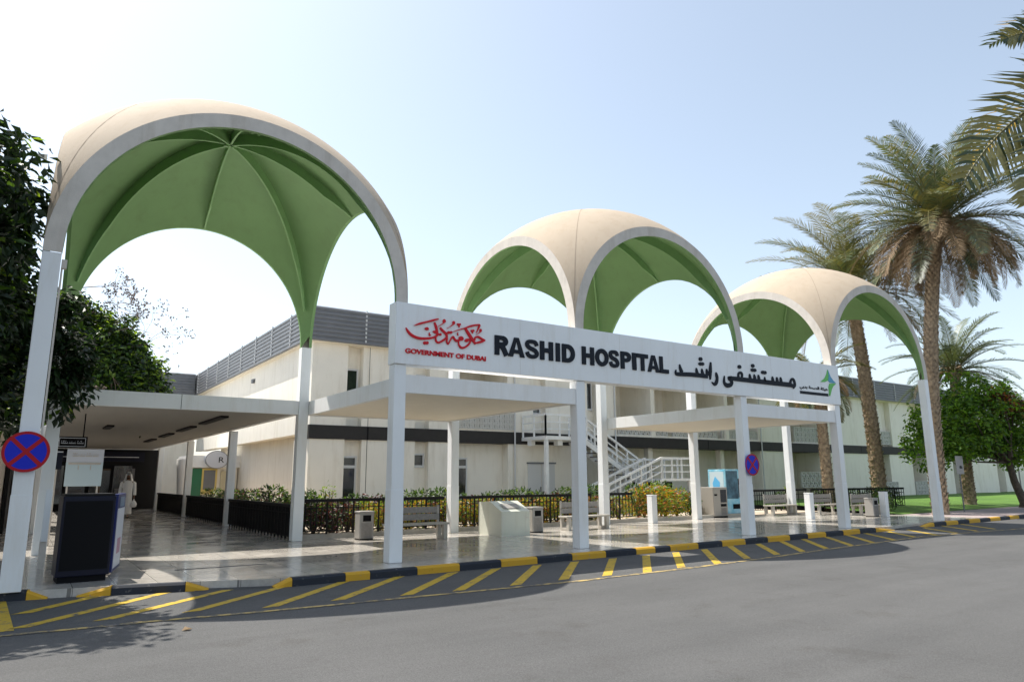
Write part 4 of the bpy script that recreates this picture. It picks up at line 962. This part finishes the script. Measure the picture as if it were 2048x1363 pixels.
# broad leaved tree at the left whose crown overhangs road and walkway
tree('broadleaf_tree', (-8.6, 4.0, 0), 'large dark broad leaved tree at the left edge overhanging the dome and the road',
     [(-.3, .5, 5.6, 2.3, 2.8, 2.6), (.3, -1.6, 6.9, 1.3, 1.3, 1.1), (1.5, -3.4, 6.2, .7, 1.6, 1.2), (.1, -4.7, 4.6, 1.2, 1.3, 1.5), (.6, -2.6, 5.6, 1.25, 1.3, 2.2), (.5, -1.2, 4.2, 1.25, 1.6, 2.3), (.7, 1.5, 5.4, 1.4, 1.8, 2.6), (.9, 1.6, 4.6, 1.5, 1.6, 2.2), (-2.6, -1.8, 6.0, 2.8, 2.6, 2.4), (1.9, 2.6, 3.9, 1.1, 1.1, 1.4), (-3.5, 2, 6, 3, 3, 2.8), (.1, -2.0, 5.6, 1.7, 1.7, 1.9), (-.6, 1.4, 3.6, 1.6, 1.2, 1.2)],
     ['dk', 'md', 'lt'], 3000, 30, .25, 11, ((-.6, 0, 0), (-.4, 0, 3.2)), .26, spread=.45, hang=.5, leafmix=(.82, .13, .05))
r = random.Random(5)
# hanging spray in front of the walkway fascia
tr_ = tree('hanging_branch', (-5.62, 5.2, 0), 'dark leafy branch hanging in front of the white walkway roof at the left',
     [(-.25, 0, 5.3, .45, .5, .7), (-.1, 0, 4.4, .5, .5, .8), (.1, 0, 3.75, .38, .4, .5), (-.1, 0, 3.3, .2, .2, .28)], ['dk', 'dk', 'md'], 84, 20, .24, 12, ((-.6, -.3, 5.3), (-.1, 0, 4.5)), .03, 'branch', spread=.25, hang=1.4, leafmix=(.8, .12, .08))
# tree behind the walkway roof
pb = gy(215, 700, 19); 
tree('garden_tree', (-5.6, 19.5, 0), 'green tree tangled with brown dry twigs behind the left dome and walkway roof',
     [(1.2, 0, 6.2, 2.1, 1.8, 2.2), (-.5, 0, 6.4, 1.8, 1.7, 2.6), (2.9, 0, 5.3, 1.3, 1.4, 1.5), (2.5, .5, 6.5, 1.1, 1.2, 1.1), (.6, 0, 8.0, 1.2, 1.1, 1.0)],
     ['dk', 'md', 'lt'], 950, 32, .27, 21, ((-1.2, 0, 0), (-.6, 0, 3.9)), .2, spread=.36, leafmix=(.5, .3, .2),
     twigs=[((.6, -.8, 7.0), (.9, 0, .45), 1.1), ((1.0, -.8, 6.8), (1, 0, .12), 1.2), ((.2, -.8, 7.4), (.7, 0, .9), 1.0), ((1.6, -1.2, 6.5), (.3, -.2, -.9), .9), ((1.2, -1.2, 6.9), (-.3, -.2, -.8), .9), ((1.8, -1.2, 5.9), (.1, -.1, -1), .8), ((.5, -1.1, 6.8), (0, -.2, -.7), .8), ((.0, -1, 9.2), (1, 0, .1), .9)])
# round green tree at the right
def colpt(px, depth):     # stand a tree at a given distance along a sight line
    d = _ray(px, 960); d = Vector((d.x, d.y, 0)); k = depth / d.dot(Vector((math.sin(YAW), math.cos(YAW), 0))); return CAM.x + d.x * k, CAM.y + d.y * k
x, y = colpt(1990, 37)
tree('leafy_tree', (x, y, .15), 'bright green bushy tree at the right edge on the lawn',
     [(0, 0, 4.5, 2.8, 2.4, 1.8), (-3.0, .6, 3.9, 2.0, 2.0, 1.8), (-4.2, 1.0, 3.0, 1.2, 1.4, 1.2), (1.8, -.8, 3.7, 2.0, 1.8, 1.6), (-1.4, 0, 3.3, 2.0, 1.4, .9), (1.0, 0, 3.2, 1.8, 1.4, .9), (3.0, 0, 3.0, 1.4, 1.4, 1.1), (-1.6, 0, 5.7, 1.6, 1.4, 1.0)],
     ['md', 'bg', 'lt'], 520, 34, .25, 31, ((1.55, -.6, 0), (1.1, -.3, 2.4)), .2, spread=.46, leafmix=(.35, .40, .25))
x, y = colpt(2030, 36)
tree('russet_climber', (x, y, 2.7), 'reddish brown leafy growth at the top right of the bushy tree', [(0, 0, 2.7, 1.1, 1.0, .6), (1.2, 0, 2.3, .9, .8, .7)], ['rd', 'or', 'md'], 60, 26, .22, 33, ((0, 0, 0), (0, 0, 2.2)), .05, 'climber', spread=.32, leafmix=(.4, .3, .3))

# ---- date palms
def palm(loc, h, lean, label, nf, FL, seed, mats, nleaf=64, tr=.33, dead=10, e_lo=-60, e_hi=80, droop=85, azr=None, boots=True, cat='palm tree', lw=.05, extra=(), ll_=.15):
    r = random.Random(seed); t = thing('date_palm', loc, label, cat)
    lean = Vector((lean[0], lean[1], 0)); top = Vector((0, 0, h)) + lean
    def ax(u): return Vector((lean.x * u * u, lean.y * u * u, h * u))
    b = MB(); n = 14
    b.tube([ax(-.02)] + [ax(k / n) for k in range(n + 1)], [tr * 1.3] + [tr * (1.18 - .28 * k / n) for k in range(n + 1)], 14)
    if boots:
        step = .15; rows_ = int(h / step)
        for k in range(rows_):
            u = k / rows_; c = ax(u); rad = tr * (1.18 - .28 * u)
            for q in range(9):
                a = 2 * PI * (q + (k % 2) * .5) / 9 + r.uniform(-.1, .1); d = Vector((math.cos(a), math.sin(a), 0)); s = Vector((-d.y, d.x, 0)); hw = rad * .36; pr = rad * (r.uniform(.12, .30)); bh = step * 1.05
                p = c + d * rad * .96; b.face([p - s * hw, p + s * hw, p + d * pr + s * hw * .5 + Vector((0, 0, bh)), p + d * pr - s * hw * .5 + Vector((0, 0, bh))])
                b.face([p + d * pr - s * hw * .5 + Vector((0, 0, bh)), p + d * pr + s * hw * .5 + Vector((0, 0, bh)), p + s * hw * .5 + Vector((0, 0, bh * 1.05)), p - s * hw * .5 + Vector((0, 0, bh * 1.05))])
    b.build('trunk', M['palmtrunk'], t)
    def frond(b, az, e0, L, bend, mi_f, mi_r, wl, tw=0, roll=0):
        nseg = 16; p = top + Vector((math.cos(az), math.sin(az), 0)) * .12; pts = [p]; dirs = []
        for k in range(nseg):
            u = (k + .5) / nseg; e = math.radians(e0 - bend * (u ** 1.35)); az2 = az + tw * u * u
            d = Vector((math.cos(az2) * math.cos(e), math.sin(az2) * math.cos(e), math.sin(e))); p = p + d * L / nseg; pts.append(p); dirs.append(d)
        dirs.append(dirs[-1])
        b.tube(pts, [.035 * (1 - .85 * k / nseg) for k in range(nseg + 1)], 4, mi_r, cap=False)
        for k in range(wl):
            u = .14 + .86 * (k + .5) / wl; f_ = u * nseg; i = min(nseg - 1, int(f_)); q = pts[i].lerp(pts[i + 1], f_ - i); d = dirs[i]
            side = d.cross(Vector((0, 0, 1)));
            side = side.normalized() if side.length > .05 else Vector((math.sin(az), -math.cos(az), 0))
            up = side.cross(d).normalized()
            if roll: cr, sr = math.cos(math.radians(roll)), math.sin(math.radians(roll)); side, up = side * cr + up * sr, up * cr - side * sr
            ll = L * ll_ * (math.sin(PI * min(1, .22 + u * .78)) ** .6 + .15) * r.uniform(.8, 1.1)
            for s in (-1, 1):
                v = (side * s * .82 + d * (.55 + .35 * u) + up * r.uniform(.1, .42)).normalized()
                tip = q + v * ll + Vector((0, 0, -ll * .16)); mp_ = q + v * ll * .5; wv = v.cross(up).normalized() * lw * .5
                kk = len(b.v); b.v.extend([(q - wv * .6)[:], (q + wv * .6)[:], (mp_ + wv)[:], (mp_ - wv)[:], tip[:]])
                m_ = mi_f if r.random() < .75 else (mi_f + 1) % 3
                b.f.append((kk, kk + 1, kk + 2, kk + 3)); b.f.append((kk + 3, kk + 2, kk + 4)); b.mi += [m_, m_]; b.sm += [False, False]
    b = MB()
    for k in range(nf):
        u = (k + .5) / nf; e0 = e_hi - (e_hi - e_lo) * u ** 1.1 + r.uniform(-8, 8); az = k * 2.39996 + r.uniform(-.3, .3)
        if azr: az = r.uniform(*azr)
        frond(b, az, e0, FL * r.uniform(.85, 1.1), droop * (1 - .25 * u) * r.uniform(.75, 1.15), r.choice((0, 0, 1, 2)), 3, nleaf, r.uniform(-.3, .3))
    for az_, e_, L_, bd_, tw_, ro_ in extra: frond(b, math.radians(az_), e_, L_, bd_, 0, 3, 64, tw_, ro_)
    b.build('crown', [LF[m] for m in mats] + [LF['po']], t)
    if dead:
        b = MB()
        for k in range(dead):
            frond(b, k * 2.39996 + r.uniform(-.4, .4), r.uniform(-30, 5), FL * r.uniform(.7, .95), r.uniform(60, 85), 0, 0, nleaf * 3 // 4)
        for k in range(14):
            a = r.uniform(0, 2 * PI); p = top + Vector((math.cos(a), math.sin(a), 0)) * tr * .8 + Vector((0, 0, r.uniform(-.3, .5)))
            b.tube([p, p + Vector((math.cos(a) * .35, math.sin(a) * .35, .05)), p + Vector((math.cos(a) * .55, math.sin(a) * .55, -.5))], [.05, .10, .03], 6)
        b.build('dead_fronds', [M['deadfrond']] * 4, t)
    return t
x, y = colpt(1874, 32)
palm((x, y, .2), 13.3, (1.25, -.85), 'tallest date palm with huge shaggy crown right of the far dome', 78, 5.2, 41, ['pg', 'po', 'pd'], 60, .28, 56, -30, 86, 66, lw=.042)
x, y = colpt(1757, 38)
palm((x, y, .1), 11.5, (-.7, .1), 'curved date palm whose crown rises behind the far dome', 66, 5.8, 43, ['po', 'pg', 'po'], 60, .31, 8, -15, 84, 85, lw=.038)
x, y = colpt(1655, 36)
palm((x, y, .05), 6.7, (-.1, 0), 'short date palm with thin trunk half hidden behind the right end of the sign', 28, 2.8, 44, ['po', 'pg', 'po'], 40, .23, 10, -50, 70, 80, lw=.05)
x, y = colpt(1934, 40)
palm((x, y, .25), 7.3, (.1, 0), 'grey green date palm rising behind the bushy tree at the right', 38, 4.0, 46, ['pg', 'pg', 'pd'], 56, .28, 4, -15, 82, 75, lw=.04)
x, y = colpt(2690, 6.0)
palm((x, y, RZ), 5.7, (0, 0), 'near palm outside the right edge whose fronds reach into the upper right corner', 26, 2.9, 58, ['po', 'pd', 'py'], 46, .2, 0, -25, 75, 70, azr=(math.radians(215), math.radians(435)), lw=.036,
     extra=[(146, -2, 3.15, 55, .0, 78), (150, -12, 3.0, 52, .12, 60), (143, 25, 2.15, 45, .0, 80)], ll_=.20)

# ---- shrubs behind the railings
def shrub(mats, w, h, nleaf, L, seed, mix):
    r = random.Random(seed); b = MB(); t = thing('garden_shrub', (0, 0, 0), '', 'shrub', 'shrubs in the planting beds')
    for k in range(nleaf):
        a = r.uniform(0, 2 * PI); q = r.random() ** .5 * w * (1 + .2 * math.sin(3 * a + seed)); z = h * (r.random() ** .7) * (1 - .35 * (q / w) ** 2) + .05
        p = Vector((q * math.cos(a), q * math.sin(a), z)); u = r.random(); mi = 0 if u < mix[0] else 1 if u < mix[0] + mix[1] else 2
        leaf(b, p, Vector((math.cos(a) * .4, math.sin(a) * .4, .6)) + rdir(r) * .6, Vector((math.cos(a), math.sin(a), .8)) + rdir(r) * .5, L * r.uniform(.6, 1.3), L * .38, mi)
    b.build('foliage', [LF[m] for m in mats], t)
    b = MB()
    for k in range(7):
        a = k * .9; b.tube([(0, 0, -.05), (math.cos(a) * w * .3, math.sin(a) * w * .3, h * .5), (math.cos(a) * w * .6, math.sin(a) * w * .6, h * .85)], [.02, .014, .006], 5, cap=False)
    b.build('stems', M['trunk'], t); return t
protos = {'croton': shrub(['ye', 'lt', 'or'], .50, .95, 620, .13, 1, (.24, .58, .18)), 'maroon': shrub(['rd', 'dk', 'md'], .48, .95, 560, .13, 2, (.55, .30, .15)),
          'green': shrub(['md', 'dk', 'lt'], .46, 1.05, 560, .13, 3, (.42, .48, .10)), 'orange': shrub(['or', 'ye', 'md'], .48, .95, 600, .13, 4, (.26, .20, .54)), 'lime': shrub(['lt', 'lt', 'ye'], .26, 1.5, 240, .12, 6, (.5, .4, .1))}
adj = {'croton': 'yellow leaved shrub', 'maroon': 'dark maroon shrub', 'green': 'dark green shrub', 'orange': 'orange leaved shrub', 'lime': 'slender lime green shrub'}
used = set()
def put(kind, x, y, where, sc=1.0, rz=None):
    global_r = random.Random(int(x * 31 + y * 17)); lab = adj[kind] + ' ' + where; rz = global_r.uniform(0, 6.28) if rz is None else rz
    if kind not in used:
        used.add(kind); o = protos[kind]; o.location = (x, y, .03); o.rotation_euler.z = rz; o.scale = (sc,) * 3; o['label'] = lab
    else: dup(protos[kind], (x, y, .03), rz, lab, sc * global_r.uniform(.92, 1.1))
# bed 1 between rear columns one and two
for i, k in enumerate(['maroon', 'maroon', 'maroon', 'croton', 'croton', 'orange', 'croton', 'orange', 'maroon']):
    put(k, .95 + i * .52, 7.35, 'behind the first bench, %s from the left' % ['first', 'second', 'third', 'fourth', 'fifth', 'sixth', 'seventh', 'eighth', 'ninth'][i])
for i, k in enumerate(['green', 'maroon', 'green', 'maroon', 'green', 'green', 'green', 'green']):
    put(k, 1.3 + i * .62, 8.3, 'in the back row left, %s along' % ['first', 'second', 'third', 'fourth', 'fifth', 'sixth', 'seventh', 'eighth'][i], 1.12)
put('lime', 1.55, 7.9, 'standing above the first railing against the white wall')
for i, k in enumerate(['croton', 'orange', 'croton', 'orange', 'orange', 'croton', 'orange', 'croton', 'orange', 'maroon', 'croton', 'orange']):
    put(k, 5.5 + i * .55, 7.3, 'behind the sloped cabinet railing, %s along' % ['first', 'second', 'third', 'fourth', 'fifth', 'sixth', 'seventh', 'eighth', 'ninth', 'tenth', 'eleventh', 'twelfth'][i])
for i, k in enumerate(['green', 'green', 'maroon', 'green', 'green', 'green', 'green', 'maroon', 'green', 'green']):
    put(k, 5.7 + i * .68, 8.4, 'in the middle back row, %s along' % ['first', 'second', 'third', 'fourth', 'fifth', 'sixth', 'seventh', 'eighth', 'ninth', 'tenth'][i], 1.15)
for i, (k, x, y, s) in enumerate([('maroon', 11.7, 7.5, 1.0), ('maroon', 12.3, 7.6, 1.0), ('green', 12.6, 9.0, 1.1), ('green', 13.2, 9.8, 1.2), ('green', 14.2, 10.2, 1.2), ('croton', 13.0, 7.4, .9)]):
    put(k, x, y, 'below the staircase, %s one' % ['first', 'second', 'third', 'fourth', 'fifth', 'sixth'][i], s)
for i, (k, x, y, s) in enumerate([('orange', 14.3, 7.6, 1.25), ('croton', 15.0, 7.5, 1.35), ('orange', 15.3, 8.3, 1.3), ('croton', 15.9, 7.7, 1.35), ('green', 16.6, 8.6, 1.35), ('croton', 16.7, 7.8, 1.2), ('green', 17.3, 7.6, 1.0), ('green', 15.9, 9.5, 1.3)]):
    put(k, x, y, 'in the sunny clump, %s one' % ['first', 'second', 'third', 'fourth', 'fifth', 'sixth', 'seventh', 'eighth'][i], s)
for i, (k, x, y, s) in enumerate([('green', 25.0, 8.6, .9), ('green', 26.6, 7.6, 1.0), ('green', 27.6, 7.0, 1.0), ('green', 28.6, 6.9, 1.0), ('lime', 26.0, 8.8, .9), ('green', 29.8, 6.6, 1.0), ('green', 30.6, 6.1, 1.0), ('green', 27.0, 4.6, .95), ('maroon', 26.2, 4.9, .9), ('green', 25.9, 3.9, .8)]):
    put(k, x, y, 'near the lawn end railing, %s one' % ['first', 'second', 'third', 'fourth', 'fifth', 'sixth', 'seventh', 'eighth', 'ninth', 'tenth'][i], s)
for i in range(9):
    put('maroon' if i % 2 else 'green', 1.0 + (i % 2) * .5, 8.6 + i * 1.6, 'beside the walkway railing, %s from front' % ['first', 'second', 'third', 'fourth', 'fifth', 'sixth', 'seventh', 'eighth', 'ninth'][i], 1.25)

# ================================================================== WALKING MAN
px_, py_ = colpt(257, 33)[0], colpt(257, 33)[1]
hd_ = gy(258, 944, py_).z
man = thing('person', (px_, py_, 0), 'man in long white robe and head cloth walking with a white bag', 'person', rz=math.radians(-12))
SC = hd_ / 1.80 if 1.65 < hd_ < 2.05 else 1.03
def skinned(name, joints, edges, m, parent, sub=2, root=0):
    me = bpy.data.meshes.new(name); me.from_pydata([j[0] for j in joints], edges, []); o = bpy.data.objects.new(name, me); COL.objects.link(o)
    md = o.modifiers.new('skin', 'SKIN'); md.use_smooth_shade = True
    for v, j in zip(me.skin_vertices[0].data, joints): v.radius = (j[1], j[2] if len(j) > 2 else j[1])
    me.skin_vertices[0].data[root].use_root = True
    s = o.modifiers.new('sub', 'SUBSURF'); s.levels = sub; s.render_levels = sub
    bpy.context.view_layer.update(); dg = bpy.context.evaluated_depsgraph_get(); m2 = bpy.data.meshes.new_from_object(o.evaluated_get(dg)); o.modifiers.clear(); o.data = m2; bpy.data.meshes.remove(me)
    m2.materials.clear(); m2.materials.append(m); o.parent = parent
    for p in m2.polygons: p.use_smooth = True
    return o
J = [((0, 0, .95), .14, .11), ((0, 0, 1.15), .13, .10), ((0, -.01, 1.36), .16, .10), ((0, -.01, 1.48), .065), ((0, -.02, 1.56), .06), ((0, -.025, 1.63), .08, .095), ((0, -.02, 1.71), .078, .092),
     ((.19, 0, 1.41), .055), ((.25, .02, 1.13), .045), ((.27, -.06, .88), .032), ((.27, -.08, .82), .036, .02), ((-.19, 0, 1.41), .055), ((-.26, .03, 1.13), .045), ((-.26, -.04, .89), .032), ((-.26, -.06, .83), .036, .02),
     ((.09, -.02, .88), .085), ((.09, -.06, .50), .055), ((.09, -.07, .10), .038), ((.09, -.18, .045), .036, .026), ((-.09, .02, .88), .08), ((-.09, .04, .50), .055), ((-.09, .12, .12), .038), ((-.09, .03, .045), .036, .026),
     ((0, -.12, 1.635), .016), ((0, .06, 1.66), .05)]
E_ = [(0, 1), (1, 2), (2, 3), (3, 4), (4, 5), (5, 6), (2, 7), (7, 8), (8, 9), (9, 10), (2, 11), (11, 12), (12, 13), (13, 14), (0, 15), (15, 16), (16, 17), (17, 18), (0, 19), (19, 20), (20, 21), (21, 22), (5, 23)]
for s, hx_, wr in ((1, .27, 10), (-1, -.26, 14)):
    hz = .82 if s > 0 else .83; hy_ = -.08 if s > 0 else -.06
    for q, ln in enumerate((.060, .072, .068, .052)):
        k = len(J); yq = hy_ - .027 + q * .018
        J += [((hx_, yq, hz - .035), .010), ((hx_ - s * .006, yq, hz - .035 - ln * .55), .009), ((hx_ - s * .028, yq, hz - .035 - ln), .008)]; E_ += [(wr, k), (k, k + 1), (k + 1, k + 2)]
    k = len(J); J += [((hx_ - s * .01, hy_ - .045, hz - .01), .011), ((hx_ - s * .02, hy_ - .058, hz - .045), .009)]; E_ += [(wr, k), (k, k + 1)]
body = skinned('body', J[:24] + J[25:], [(a - (1 if a > 24 else 0), c - (1 if c > 24 else 0)) for a, c in E_], M['skin'], man)
def loft(b, secs, n=20, mi=0, fold=0):
    rows = []
    for (x, y, z, rx, ry) in secs:
        rows.append([(x + rx * (1 + fold * math.sin(7 * a + z * 5) * max(0, (1.0 - z))) * math.cos(a), y + ry * (1 + fold * math.sin(5 * a + z * 3)) * math.sin(a), z) for a in [2 * PI * k / n for k in range(n)]])
    b.grid(rows, mi, True, True)
b = MB()
loft(b, [(0, .04, .14, .20, .24), (0, .03, .16, .205, .245), (0, .02, .5, .19, .20), (0, 0, .9, .185, .15), (0, 0, 1.15, .18, .14), (0, 0, 1.35, .20, .135), (0, 0, 1.43, .17, .11), (0, -.01, 1.49, .075, .07)], 26, 0, .05)
loft(b, [(.18, 0, 1.44, .05, .07), (.225, .005, 1.38, .07, .075), (.255, .02, 1.12, .06, .065), (.272, -.04, .93, .058, .06), (.275, -.05, .89, .055, .058)], 14)
loft(b, [(-.18, 0, 1.44, .05, .07), (-.225, .005, 1.38, .07, .075), (-.265, .03, 1.12, .06, .065), (-.262, -.02, .93, .058, .06), (-.262, -.03, .90, .055, .058)], 14)
rb = b.build('robe', M['thobe'], man)
b = MB(); n = 22
rows = []
for z, rx, ry, yo in ((1.80, .01, .01, -.01), (1.79, .06, .07, -.01), (1.75, .098, .115, -.005), (1.68, .115, .125, .0), (1.58, .13, .12, .02), (1.46, .17, .13, .03), (1.36, .20, .15, .04)):
    row = []
    for k in range(n):
        a = -PI / 2 + (k / (n - 1) - .0) * 2 * PI; op = .62 if z < 1.74 else 0.0
        a = -PI / 2 + op + (2 * PI - 2 * op) * k / (n - 1); row.append((rx * math.cos(a), yo + ry * math.sin(a), z))
    rows.append(row)
b.grid(rows, 0, True, False); hc = b.build('head_cloth', M['thobe'], man); sm = hc.modifiers.new('s', 'SOLIDIFY'); sm.thickness = .008
b = MB()
for z in (1.742, 1.765): 
    ring = [(.099 * math.cos(a), -.005 + .117 * math.sin(a), z) for a in [2 * PI * k / 20 for k in range(21)]]; b.tube(ring, .011, 6, cap=False)
b.build('head_cord', M['blackmetal'], man)
b = MB()
for s in (-1, 1): b.tube([(s * .033, -.112, 1.665), (s * .033, -.118, 1.665)], .012, 8)
b.tube([(-.025, -.115, 1.592), (0, -.121, 1.590), (.025, -.115, 1.592)], .006, 6); b.tube([(-.05, -.10, 1.57), (0, -.112, 1.555), (.05, -.10, 1.57)], .022, 6); b.build('beard_and_eyes', M['dark'], man)
b = MB()
for s, yy in ((.09, -.16), (-.09, .06)): b.box(s - .05, s + .05, yy - .09, yy + .16, .0, .03)
b.build('sandals', M['dark'], man)
bag = thing('shopping_bag', (0, 0, 0), 'small white plastic bag held in the walking man hand', 'bag')
b = MB(); loft(b, [(0, 0, 0, .05, .03), (0, 0, .03, .12, .07), (0, 0, .16, .13, .08), (0, 0, .27, .07, .05), (0, 0, .33, .02, .02), (0, 0, .36, .03, .02)], 16, 0, .08); b.build('pouch', M['thobe'], bag)
b = MB(); b.tube([(0, 0, .33), (0, 0, .40)], .012, 6); b.build('handle', M['thobe'], bag)
man.scale = (SC,) * 3
cz, sz = math.cos(man.rotation_euler.z), math.sin(man.rotation_euler.z); lx, ly = .27 * SC, -.08 * SC
bag.location = (px_ + lx * cz - ly * sz, py_ + lx * sz + ly * cz, .76 * SC - .40)

# ================================================================== SKY AND SUN
SUN = Vector((-.27, .48, 1)).normalized()
el = math.asin(SUN.z); azm = math.atan2(SUN.x, SUN.y)
w = bpy.data.worlds.new('World'); scene.world = w; w.use_nodes = True; nt = w.node_tree
sky = nt.nodes.new('ShaderNodeTexSky'); sky.sky_type = 'NISHITA'; sky.sun_disc = False; sky.sun_elevation = el; sky.sun_rotation = azm
sky.air_density = 1.0; sky.dust_density = 1.7; sky.ozone_density = 0.8
bg = nt.nodes['Background']; hs = nt.nodes.new('ShaderNodeHueSaturation'); hs.inputs['Saturation'].default_value = 0.68; hs.inputs['Value'].default_value = 1.10; hs.inputs['Hue'].default_value = 0.49; nt.links.new(sky.outputs['Color'], hs.inputs['Color']); nt.links.new(hs.outputs['Color'], bg.inputs['Color']); bg.inputs['Strength'].default_value = 0.12
sl = bpy.data.lights.new('sun', 'SUN'); sl.energy = 3.9; sl.angle = math.radians(.53); sl.color = (1, .95, .87)
so = bpy.data.objects.new('sun', sl); COL.objects.link(so); so.rotation_euler = (-SUN).to_track_quat('-Z', 'Y').to_euler()
vs = scene.view_settings; vs.view_transform = 'Standard'; vs.look = 'None'; vs.gamma = 1; vs.exposure = 0.85
scene.cycles.max_bounces = 8; scene.cycles.diffuse_bounces = 4; scene.cycles.glossy_bounces = 3; scene.cycles.transmission_bounces = 3
